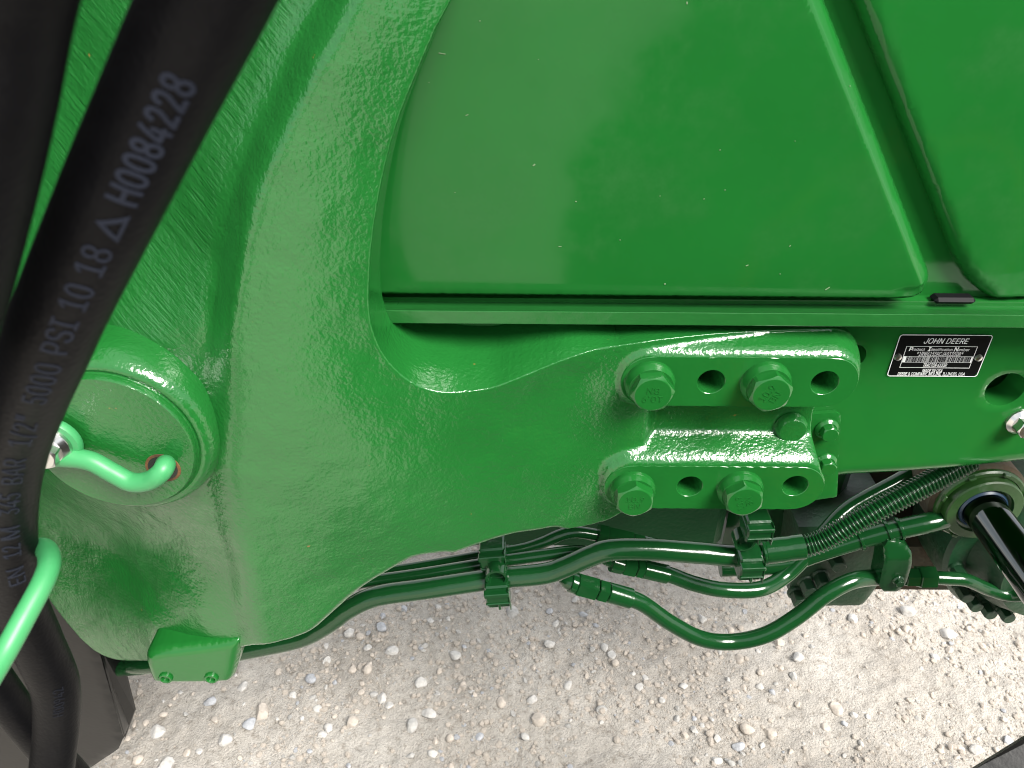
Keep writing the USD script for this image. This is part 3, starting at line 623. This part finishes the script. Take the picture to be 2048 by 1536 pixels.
obj('pipe_fitting', fitting((U(1808, 1154, .09), U(1868, 1153, .09)), [(0, .45, .0125, 6), (.45, 1, .0150, 6)]), M['pipe'], TR, smooth=25)
# bracket holding the lowest hose
bpoly = Polygon(chaikin(polyXZ([(1772, 1092, -.075), (1812, 1094, -.075), (1830, 1112, -.075), (1808, 1185, -.075), (1756, 1186, -.075), (1768, 1130, -.075)])[::-1], 1)); dq = edge_dist(bpoly)
obj('hose_bracket', relief(bpoly, lambda x, z: .075 + rollover(dq(x, z), .002) + .35 * np.maximum(0, z - U(1790, 1118, .075)[2]), lambda x, z: np.full_like(x, .105), .003), M['pipe'], TR, label='green bracket plate holding the lowest hose')
bolt(U(1796, 1160, .075), .010, .0075, .008, M['pipe'], TR, flange_t=.0015)
# sleeve and ribbed conduit
sl0, sl1 = U(1525, 1104, .03), U(1600, 1094, .03)
obj('pipe_collar', lathe(sl0, sl1 - sl0, [(.0128, -.002), (.0150, 0), (.0150, .0022), (.0142, .003), (.0146, .0035), (.0146, .022), (.0140, .03), (.0144, .034), (.0144, .046)], 32), M['pipe'], TR)
cpth = crspline(path([(1590, 1096, .03), (1640, 1083, .03), (1700, 1050, .032), (1760, 1017, .036), (1830, 980, .044), (1890, 948, .055), (1940, 920, .065)]), 60)
Tn = np.concatenate([[0], np.cumsum(np.linalg.norm(np.diff(cpth, axis=0), axis=1))]); s_ = np.arange(0, Tn[-1], .00055)
cpath = np.stack([np.interp(s_, Tn, cpth[:, q]) for q in range(3)], 1)
obj('ribbed_sleeve', tube(cpath, list(.0120 + .0014 * np.sin(s_ / .0043 * 2 * math.pi)), 28, spline=False), M['pipe'], TR, smooth=True, label='ribbed green conduit sleeve climbing to the frame')
# pipe into the steering cylinder
t6 = path([(1440, 1135, .10), (1560, 1128, .10), (1640, 1103, .10), (1720, 1078, .10), (1790, 1060, .10), (1890, 1038, .105), (1960, 1020, .15)])
obj('steel_pipe', tube(t6, .0125, 24), M['pipe'], TR)
obj('pipe_collar', [lathe(U(a, b, .10), U(a + 90, b - 25, .10) - U(a, b, .10), [(.0125, 0), (.0146, .001), (.0146, .004), (.0125, .005)], 28) for a, b in ((1716, 1079), (1771, 1064), (1795, 1058))], M['pipe'], TR)
t7 = path([(1690, 1040, .13), (1760, 990, .13), (1860, 940, .13)])
# clamps
def clamp(c, w, h, d, tilt, parent, eye=True):
    ca, sa = math.cos(tilt), math.sin(tilt); R = np.array([[ca, 0, -sa], [0, 1, 0], [sa, 0, ca]])
    def B(sx, sy, sz, x, y, z, b=.0008): return cbox((sx, sy, sz), b, np.asarray(c) + R @ np.array([x, y, z]), R)
    ms = [B(w, d, h * .50, 0, 0, 0, .002), B(w * .96, d * .8, h, 0, .002, 0, .002), B(w * 1.02, d * .3, h * .16, 0, -d * .45, h * .30), B(w * .1, d * .2, h * .58, w * .02, -d * .38, -h * .18),
          B(w, d * .22, h * .06, 0, -d * .44, -h * .12), B(w * .05, d * .25, h * .9, w * .48, -d * .42, 0)]
    return ms
cw = .029
A1, A2 = U(996, 1182, .018), U(987, 1112, .045)
obj('pipe_clamp', clamp(A1, .0285, .036, .030, .12, TR), M['pipe'], TR, smooth=25, label='lower block of the left pipe clamp')
obj('pipe_clamp', clamp(A2, .0310, .042, .030, .12, TR), M['pipe'], TR, smooth=25, label='upper block of the left pipe clamp')
obj('clamp_eye', lathe(U(993, 1150, .020), (0, -1, 0), [(.0128, -.01), (.0128, .006), (.0100, .006), (.0095, -.004), (.0001, -.004)], 28), M['pipe'], TR)
B1, B2 = U(1497, 1126, .018), U(1512, 1050, .020)
obj('pipe_clamp', clamp(B1, .0265, .034, .034, .06, TR), M['pipe'], TR, smooth=25, label='lower block of the right pipe clamp')
obj('pipe_clamp', clamp(B2, .0275, .032, .034, .06, TR), M['pipe'], TR, smooth=25, label='upper block of the right pipe clamp')
obj('clamp_eye', lathe(U(1487, 1080, .022), (0, -1, 0), [(.0115, -.01), (.0115, .006), (.0090, .006), (.0085, -.004), (.0001, -.004)], 28), M['pipe'], TR)

# ------------------------------------------------------------------ front axle and underside
def yard(px0, py0, px1, py1, Y, d, bevel, mat, name, label=None, parent=TR):
    a, b = U(px0, py1, Y), U(px1, py0, Y); s = b - a
    return obj(name, cbox((s[0], d, s[2]), bevel, ((a[0] + b[0]) / 2, Y + d / 2, (a[2] + b[2]) / 2)), mat, parent, label=label)
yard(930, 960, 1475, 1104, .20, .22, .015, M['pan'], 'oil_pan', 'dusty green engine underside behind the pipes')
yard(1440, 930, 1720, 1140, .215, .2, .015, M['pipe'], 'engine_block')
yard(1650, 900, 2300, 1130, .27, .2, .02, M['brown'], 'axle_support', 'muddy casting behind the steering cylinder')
# axle housing: block with bolted flange
ax = Polygon(polyXZ([(1600, 1060, -.15), (1800, 1050, -.15), (1800, 1130, -.15), (1765, 1165, -.15), (1728, 1215, -.15), (1640, 1217, -.15), (1580, 1190, -.15)])); dax = edge_dist(ax)
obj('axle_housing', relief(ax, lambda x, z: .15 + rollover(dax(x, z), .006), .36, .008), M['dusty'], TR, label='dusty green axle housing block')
for px, py in ((1668, 1112), (1640, 1150), (1612, 1163), (1592, 1185)):
    bolt(U(px, py, .15), .018, .0125, .022, M['dusty'], TR, rot=.2, flange_t=.002)
yard(1690, 1075, 2010, 1196, .21, .16, .02, M['brown'], 'axle_beam', 'brown muddy axle beam')
hcx = U(2085, 1105, .13)
HB = obj('axle_hub', [lathe(hcx, (0, -1, 0), [(.125, -.10), (.125, -.006), (.120, 0), (.098, .002), (.092, .02), (.075, .045), (.0001, .05)], 64)], M['dusty'], TR, label='round dusty axle hub with bolts around its rim')
for an in (-165, -142, -128, -113, -98, 150):
    a = math.radians(an); q = hcx + np.array([math.cos(a) * .110, -.001, math.sin(a) * .110])
    bolt(q, .016, .0105, .020, M['dusty'], TR, rot=.4, flange_t=.002)
# steering cylinder: gland ring, rod
gc = U(1963, 1014, .10)
obj('cylinder_barrel', lathe(gc, (0, -1, 0), [(.058, -.16), (.058, -.012), (.054, -.008)], 48), M['brown'], TR)
gl = lathe(gc, (0, -1, 0), [(.0535, -.012), (.0535, -.004), (.0515, -.002), (.0470, -.002), (.0462, -.004), (.0455, .006), (.0440, .0078), (.0335, .0082), (.0325, .004), (.0290, .002), (.0285, .0025), (.0255, .0025)], 56)
nt = [cbox((.008, .006, .004), .0008, gc + np.array([math.cos(a) * .051, .001, math.sin(a) * .051]), np.array([[math.cos(a + math.pi / 2), 0, math.cos(a)], [0, 1, 0], [math.sin(a + math.pi / 2), 0, math.sin(a)]])) for a in np.radians([20, 75, 120, 165, 205, 250, 300])]
obj('gland_ring', [gl] + nt, paint('gland_paint', (0.016, 0.062, 0.011), .34, bump=[(120, .0003, 2)], dust=0.4), TR, label='notched green ring round the cylinder rod')
obj('wiper_seal', lathe(gc, (0, -1, 0), [(.0285, 0), (.0285, .0045), (.0262, .0065), (.0250, .0055)], 48), simple('wiper_blue', (.01, .03, .06), .3), TR)
rk = np.array([0, -1.0, 0])
obj('cylinder_rod', lathe(gc, rk, [(.0248, -.02), (.0248, .012), (.0240, .016), (.0238, .42), (.022, .43)], 56), M['chrome'], TR, label='polished dark cylinder rod pointing towards the viewer')

# wheels outside the picture: front inferred from its reflection, rear added to darken reflections
def wheel(wc, R_, w, lugs, lab):
    tp = [(.56, .39), (.63, .475), (.79, .50), (.92, .46), (.973, .37), (.997, .2), (1.0, 0)]
    tp = [(a * R_, b * w) for a, b in tp]; tp = tp + [(a, -b) for a, b in tp[-2::-1]]
    ms = [lathe(wc, (0, 1, 0), tp[::-1], 72)]
    for q in range(lugs):
        for sd in (-1, 1):
            a = (q + .5 * (sd > 0)) / lugs * 2 * math.pi; ca, sa = math.cos(a), math.sin(a)
            Rm = np.array([[ca, 0, -sa], [0, 1, 0], [sa, 0, ca]]); sk = np.array([[1, 0, 0], [0, math.cos(sd * .75), -math.sin(sd * .75)], [0, math.sin(sd * .75), math.cos(sd * .75)]])
            ms.append(cbox((.075, w * .57, .045), .006, wc + np.array([0, sd * w * .235, 0]) + Rm @ np.array([R_ - .004, 0, 0]), Rm @ sk))
    obj('tyre', ms, M['tyre'], TR, label=lab)
    r0 = R_ * .58
    obj('wheel_rim', lathe(wc, (0, 1, 0), [(r0, -.40 * w), (r0, .39 * w), (r0 * .98, .425 * w), (r0 * .93, .42 * w), (r0 * .9, .36 * w), (r0 * .84, .24 * w), (r0 * .78, .05 * w), (r0 * .54, -.02 * w), (.0001, -.05 * w)], 64), M['yellow'], TR)
wheel(np.array([.75, -.84, .65]), .632, .42, 20, 'black lugged front tyre just outside the picture, mirrored in the green paint')
wheel(np.array([-2.15, -.80, .92]), .92, .56, 22, 'unseen black lugged rear tyre added for dark reflections at the left')

# ------------------------------------------------------------------ black cover, lower left
BC = thing('black_cover', 'black folded sheet cover at the lower left behind the hoses', 'cover', tuple(U(150, 1450, -.01)))
cv = Polygon(polyXZ([(a_, b_, -.06) for a_, b_ in ((120, 1120), (196, 1300), (246, 1476), (236, 1500), (176, 1540), (60, 1620), (20, 1750), (-900, 1750), (-900, 1120))])[::-1]); dcv = edge_dist(cv)
zf = U(150, 1440, -.01); zf2 = U(205, 1436, -.01)
def ycv(x, z):
    d = (z - zf2[2]) * .62 - (x - zf2[0]) * .78 * 1
    return .06 + rollover(dcv(x, z), .0025)
obj('front_sheet', relief(cv, ycv, .085, .008), M['black'], BC)
fo = [U(198, 1300, -.009), U(248, 1478, -.009)]
fl = np.array([U(198, 1290, .062), U(243, 1318, .085), U(269, 1422, .087), U(248, 1480, .075), U(247, 1476, .062)])
nrm = np.array([0.35, .94, .0]); nrm /= np.linalg.norm(nrm)
def slab(P, n, t):
    N = len(P); V = np.vstack([P, P + n * t]); F = [(0, i, i + 1) for i in range(1, N - 1)] + [(N, N + i + 1, N + i) for i in range(1, N - 1)]
    for i in range(N): j = (i + 1) % N; F += [(i, N + i, N + j), (i, N + j, j)]
    m = trimesh.Trimesh(V, F, process=False); m.fix_normals(); return m
obj('cover_reflection_block', cbox((.45, .33, .55), .02, (-.86, .26, .62)), M['black'], BC)  # unseen block added so the lower casting mirrors something dark
obj('cab_light_blocker', cbox((1.3, 1.3, 2.0), .06, (-1.45, .10, 1.62)), M['black'], TR, label='unseen dark cab block added left of the picture to shade the casting')  # unseen cab block added to cut sky light on the left faces
obj('step_tank_blocker', cbox((.85, .75, .75), .05, (-1.35, -.08, .72)), M['black'], BC)  # unseen tank block added to darken the left faces of the casting
obj('side_flange', slab(fl, nrm, .003), M['black'], BC, smooth=False)

# ------------------------------------------------------------------ foreground loader hoses
def hose(name, ctl, r, label, cat='hose', mat='rubber', k=36):
    P = [C(a, b, d) for a, b, d in ctl]
    hp_ = thing(name, label, cat, tuple(P[len(P) // 2]))
    Q = crspline(P, 16)
    obj('rubber_tube', tube(Q, r, k, spline=False), M[mat], hp_, smooth=60)
    return hp_, Q
ctl1 = [(600, -420, .14), (510, -215, .155), (412, 0, .171), (316, 200, .188), (222, 400, .206), (131, 600, .232), (92, 700, .25), (54, 800, .275), (24, 900, .305), (10, 1000, .335), (14, 1100, .365), (36, 1200, .40), (76, 1290, .43), (110, 1370, .455), (113, 1450, .475), (104, 1540, .49), (98, 1650, .51)]
H1, Q1 = hose('hydraulic_hose', ctl1, .013, 'thick black hydraulic hose with faint printing crossing the upper left')
def hose_text(Q, r, text, py0, py1, off, h, parent, mat='print', bold=False):
    D = (Q - CAM); z = D @ _f; py = 768 - FPX * (D @ _u) / z
    Qr = Q[::-1]; pr = py[::-1]           # from the bottom of the picture upwards
    s = np.concatenate([[0], np.cumsum(np.linalg.norm(np.diff(Qr, axis=0), axis=1))])
    o = np.argsort(-pr); sh_ = lambda q: q - 60 * max(0, 1 - (q - 150) / 900); py0, py1 = sh_(py0), sh_(py1); s0, s1 = np.interp(-py0, -pr[o], s[o]), np.interp(-py1, -pr[o], s[o])
    t = meshkit.text_mesh(text, h, .00025, bold) if isinstance(text, str) else text
    t = t.subdivide_to_size(.0016); V = np.array(t.vertices)
    V[:, 0] = s0 + (V[:, 0] - V[:, 0].min()) / (np.ptp(V[:, 0])) * (s1 - s0)
    P = np.stack([np.interp(V[:, 0], s, Qr[:, q]) for q in range(3)], 1)
    Tg = np.gradient(Qr, axis=0); T = np.stack([np.interp(V[:, 0], s, Tg[:, q]) for q in range(3)], 1); T /= np.linalg.norm(T, axis=1)[:, None]
    v = CAM - P; N = v - T * (v * T).sum(1)[:, None]; N /= np.linalg.norm(N, axis=1)[:, None]; L = np.cross(N, T)
    phi = (V[:, 1] - h / 2 + off) / r; rr = r + V[:, 2] + .00005
    W = P + rr[:, None] * (np.cos(phi)[:, None] * N + np.sin(phi)[:, None] * L)
    return obj('printed_lettering', trimesh.Trimesh(W, t.faces, process=False), M[mat], parent, smooth=False)
for tx, a, b in (('H0084228', 388, 150), ('18', 516, 468), ('10', 582, 538), ('PSI', 664, 603), ('5000', 758, 684), ('1/2"', 842, 784), ('BAR', 918, 867), ('345', 980, 937), ('M', 1030, 1006), ('12', 1068, 1043), ('EN', 1125, 1092)):
    hose_text(Q1, .013, tx, a, b, -.0022, .0072, H1, bold=len(tx) > 4)
tri = Polygon([(0, 0), (8, 0), (4, 8)]).difference(Polygon([(1.8, 1.1), (6.2, 1.1), (4, 5.6)]))
tri = trimesh.creation.extrude_polygon(tri, .00025 * 1000, engine='earcut'); tri.apply_scale((.001 * .85, .001 * .85, .001)); hose_text(Q1, .013, tri, 452, 405, -.0022, .0068, H1)
hose_text(Q1, .013, 'H00942', 1395, 1345, .0, .0055, H1, mat='worn')
H0, Q0 = hose('hydraulic_hose', [(60, -330, .13), (25, -150, .14), (-4, 0, .15), (-32, 200, .162), (-66, 400, .178), (-108, 600, .195), (-160, 800, .215)], .0133, 'blurred dark hose in the top left corner nearest the viewer')
H3, Q3 = hose('hydraulic_hose', [(-110, 1250, .47), (-40, 1325, .49), (30, 1420, .52), (95, 1500, .55), (150, 1560, .58), (205, 1640, .60)], .0118, 'dark hose passing behind the thick hose at the bottom left')
# pale green guide rod round the hose
gp = [C(-90, 1470, .30), C(0, 1322, .325), C(50, 1232, .335), C(88, 1160, .345), C(99, 1122, .355), C(90, 1098, .37), C(66, 1097, .385), C(30, 1115, .41), C(-20, 1140, .43)]
GR = thing('hose_guide', 'pale green bent rod hooked round the black hoses', 'hose guide', tuple(gp[3]))
obj('bent_rod', tube(gp, .0048, 20), M['mint'], GR)

# ------------------------------------------------------------------ black mudguard corner, lower right
mg = [C(1946, 1540, .50), C(2052, 1474, .50), C(2220, 1400, .50), C(2250, 1700, .47), C(1900, 1700, .47)]
FD = thing('mudguard', 'black edge of a wheel mudguard in the bottom right corner', 'mudguard', tuple(mg[1]))
mgP = np.array(mg); nn = np.cross(mgP[1] - mgP[0], mgP[3] - mgP[0]); nn /= np.linalg.norm(nn)
if nn @ _f < 0: nn = -nn
obj('guard_sheet', slab(mgP, nn, .006), M['black'], FD, smooth=False)

# ------------------------------------------------------------------ stones
def stone_mesh(seed, sub=2, flat_=.7):
    r = np.random.default_rng(seed); m = trimesh.creation.icosphere(sub); V = np.array(m.vertices)
    for _ in range(9):               # planed, broken sides
        n = r.normal(size=3); n /= np.linalg.norm(n); d = V @ n; c = r.uniform(.55, .86)
        V = V - np.maximum(0, d - c)[:, None] * n * .97
    V *= 1 + .22 * (meshkit.fbm(V * 1.4 + seed * 7.1, 2, seed)[:, None] - .5)
    V *= np.array([1, r.uniform(.65, .95), flat_ * r.uniform(.75, 1.1)])
    return trimesh.Trimesh(V, m.faces, process=False)
def stone_mat(name, c):
    return usdkit.material(stage, LK + name, {'g': ('texture_coordinate', {}), 'n': ('noise_texture', {'scale': 90.0, 'detail': 5.0, 'roughness': .7}), 'r': ('rgb_ramp', {'ramp': [(.3, tuple(x * .72 for x in c)), (.65, tuple(min(.85, x * 1.12) for x in c))]}),
        'b': ('bump', {'distance': .0012}), 'p': ('principled_bsdf', {'roughness': .85, 'specular_ior_level': .25})}, [('g.object', 'n.vector'), ('n.fac', 'r.fac'), ('r.color', 'p.base_color'), ('n.fac', 'b.height'), ('b.normal', 'p.normal')], surface='p.BSDF')
SM = {'white': stone_mat('white_stone', (.49, .475, .45)), 'tan': stone_mat('tan_stone', (0.47, 0.42, 0.365)), 'grey': stone_mat('grey_stone', (.40, .39, .37)), 'blue': stone_mat('blue_grey_stone', (0.39, 0.40, 0.42))}
spots = [(808, 1218, 18, 'blue'), (765, 1237, 16, 'blue'), (700, 1271, 22, 'white'), (722, 1277, 20, 'tan'), (861, 1246, 18, 'white'), (1025, 1225, 25, 'grey'), (1111, 1246, 18, 'white'), (1098, 1293, 23, 'white'), (1167, 1228, 18, 'blue'), (1180, 1199, 20, 'tan'), (1151, 1200, 17, 'white'), (848, 1295, 18, 'grey'), (783, 1307, 28, 'white'), (910, 1312, 25, 'white'), (653, 1327, 21, 'white'), (704, 1342, 20, 'tan'),
 (451, 1485, 30, 'white'), (316, 1465, 31, 'white'), (525, 1429, 36, 'tan'), (501, 1453, 30, 'blue'), (422, 1408, 25, 'blue'), (624, 1364, 27, 'blue'), (653, 1345, 14, 'tan'), (487, 1379, 22, 'white'), (644, 1475, 20, 'white'), (658, 1460, 21, 'white'), (764, 1398, 27, 'white'), (778, 1410, 18, 'white'), (748, 1392, 18, 'grey'), (858, 1429, 30, 'white'), (865, 1507, 22, 'white'), (842, 1367, 24, 'white'), (333, 1534, 34, 'white'), (636, 1420, 18, 'white'), (588, 1398, 16, 'white'),
 (1077, 1440, 30, 'tan'), (1594, 1318, 26, 'white'), (1558, 1285, 22, 'tan'), (1478, 1316, 26, 'tan'), (1210, 1297, 22, 'white'), (1223, 1315, 22, 'white'), (1478, 1489, 25, 'blue'), (1496, 1458, 29, 'tan'), (1542, 1463, 25, 'tan'), (1435, 1474, 18, 'white'), (1368, 1369, 18, 'white'), (1522, 1369, 20, 'white'), (1404, 1238, 23, 'white'), (1706, 1238, 24, 'white'), (1813, 1228, 28, 'white'), (1895, 1272, 31, 'white'), (1798, 1264, 18, 'tan'), (1813, 1262, 18, 'tan'), (1898, 1300, 20, 'tan'), (1954, 1502, 28, 'white'), (1921, 1497, 22, 'tan'), (1652, 1451, 20, 'tan'), (2018, 1481, 22, 'blue'), (1435, 1515, 23, 'white'), (1463, 1520, 24, 'grey'), (1588, 1353, 18, 'grey'), (1279, 1376, 18, 'white'), (1051, 1476, 20, 'white'), (1390, 1456, 18, 'white'), (1544, 1382, 16, 'blue'), (1230, 1330, 16, 'tan')]
def where(px, py):
    if px < 480: z = 'below the casting lug and beside the black cover' if py < 1440 else 'near the bottom edge right of the black cover'
    elif px < 900: z = 'below the bent steel pipe' if py < 1340 else ('midway down left of the centre' if py < 1430 else 'near the bottom edge left of the centre')
    elif px < 1250: z = 'below the left pipe clamp' if py < 1320 else ('midway down at the centre' if py < 1420 else 'near the bottom edge at the centre')
    elif px < 1620: z = 'behind the bow of the lowest hose' if py < 1260 else ('just below the bow of the lowest hose' if py < 1380 else 'near the bottom edge under the hose bow')
    elif px < 1860: z = 'below the axle housing' if py < 1330 else 'near the bottom edge under the axle housing'
    else: z = 'below the axle hub' if py < 1400 else 'beside the mudguard corner'
    return z
used = []
def put_stone(x, y, size, tone, seed, at):
    m = stone_mesh(seed); m.apply_scale(size / 2)
    a = seed * 2.399; R = trimesh.transformations.euler_matrix(.25 * math.sin(seed), .25 * math.cos(seed * 1.7), a); m.apply_transform(R)
    z = float(groundz(np.array([x]), np.array([y]))[0]) + size * (.16 * ((seed * .618) % 1) - .02)
    p = '/World/' + numbered('/World', 'stone'); g = usdkit.mesh(stage, p, m, SM[tone], smooth=24)
    UsdGeom.Xformable(g).AddTranslateOp().Set(Gf.Vec3d(x, y, z))
    sz = 'tiny' if size < .0125 else 'small' if size < .018 else 'middling' if size < .024 else 'large'
    tag(p, sz + ' ' + {'white': 'chalk white', 'tan': 'tan', 'grey': 'mid grey', 'blue': 'bluish grey'}[tone] + ' stone ' + where(*at), 'stone', {'white': 'white stones on the gravel', 'tan': 'tan stones on the gravel', 'grey': 'grey stones on the gravel', 'blue': 'bluish stones on the gravel'}[tone])
    used.append((x, y, size))
for i, (px, py, s, tn) in enumerate(spots):
    g = G(px, py); put_stone(g[0], g[1], s * float((g - CAM) @ _f) / FPX * 1.1, tn, i + 1, (px, py))
i = 200
while len(used) < 290:
    if len(used) % 3 and len(used) > 70:
        b0 = spots[int(rng.integers(len(spots)))]; px, py = b0[0] + rng.normal() * 38, b0[1] + rng.normal() * 22
    else: px, py = rng.uniform(190, 2060), 1130 + 420 * rng.uniform() ** .8
    if not (190 < px < 2060 and 1130 < py < 1545): continue
    g = G(px, py); s = rng.choice([.009, .012, .015, .018, .023, .03], p=[.33, .27, .18, .12, .07, .03]); i += 1
    if all((g[0] - u[0]) ** 2 + (g[1] - u[1]) ** 2 > (s * .6 + u[2] * .6) ** 2 for u in used): put_stone(g[0], g[1], s, rng.choice(['white', 'tan', 'tan', 'grey', 'blue'], p=[.2, .33, .33, .08, .06]), i, (px, py))
# fine gravel nobody could count
gr = UsdGeom.PointInstancer.Define(stage, '/World/gravel')
protos = []
for q, tn in enumerate(['white', 'tan', 'tan', 'grey', 'tan', 'blue']):
    pp = f'/World/gravel/grain_{q:03d}' if q else '/World/gravel/grain'
    usdkit.mesh(stage, pp, stone_mesh(900 + q, 1), SM[tn], smooth=20); protos.append(pp)
gr.CreatePrototypesRel().SetTargets([Sdf.Path(p) for p in protos])
NG = 42000
gxr = rng.uniform(-.9, 1.25, NG); gyr = rng.uniform(-.05, 1.35, NG)
dens = meshkit.fbm(np.stack([gxr * 5, gyr * 5, 0 * gxr], -1), 3, 77)
keep = rng.uniform(size=NG) < np.clip((dens - .36) * 4.5, .07, 1); gxr, gyr = gxr[keep], gyr[keep]; NG = len(gxr)
gs = .0010 + .0066 * rng.uniform(size=NG) ** 4.0 + .0008 * rng.uniform(size=NG)
gzr = groundz(gxr, gyr) + gs * rng.uniform(-.25, .3, NG)
gr.CreatePositionsAttr(Vt.Vec3fArray.FromNumpy(np.stack([gxr, gyr, gzr], 1).astype(np.float32)))
gr.CreateScalesAttr(Vt.Vec3fArray.FromNumpy(np.repeat(gs[:, None], 3, 1).astype(np.float32)))
gr.CreateProtoIndicesAttr(Vt.IntArray.FromNumpy(rng.choice(6, NG, p=[.1, .28, .25, .1, .24, .03]).astype(np.int32)))
th = rng.uniform(0, math.pi, NG)
gr.CreateOrientationsAttr(Vt.QuathArray([Gf.Quath(float(math.cos(t)), 0, 0, float(math.sin(t))) for t in th]))
tag('/World/gravel', 'fine loose gravel scattered over the ground', kind='stuff')
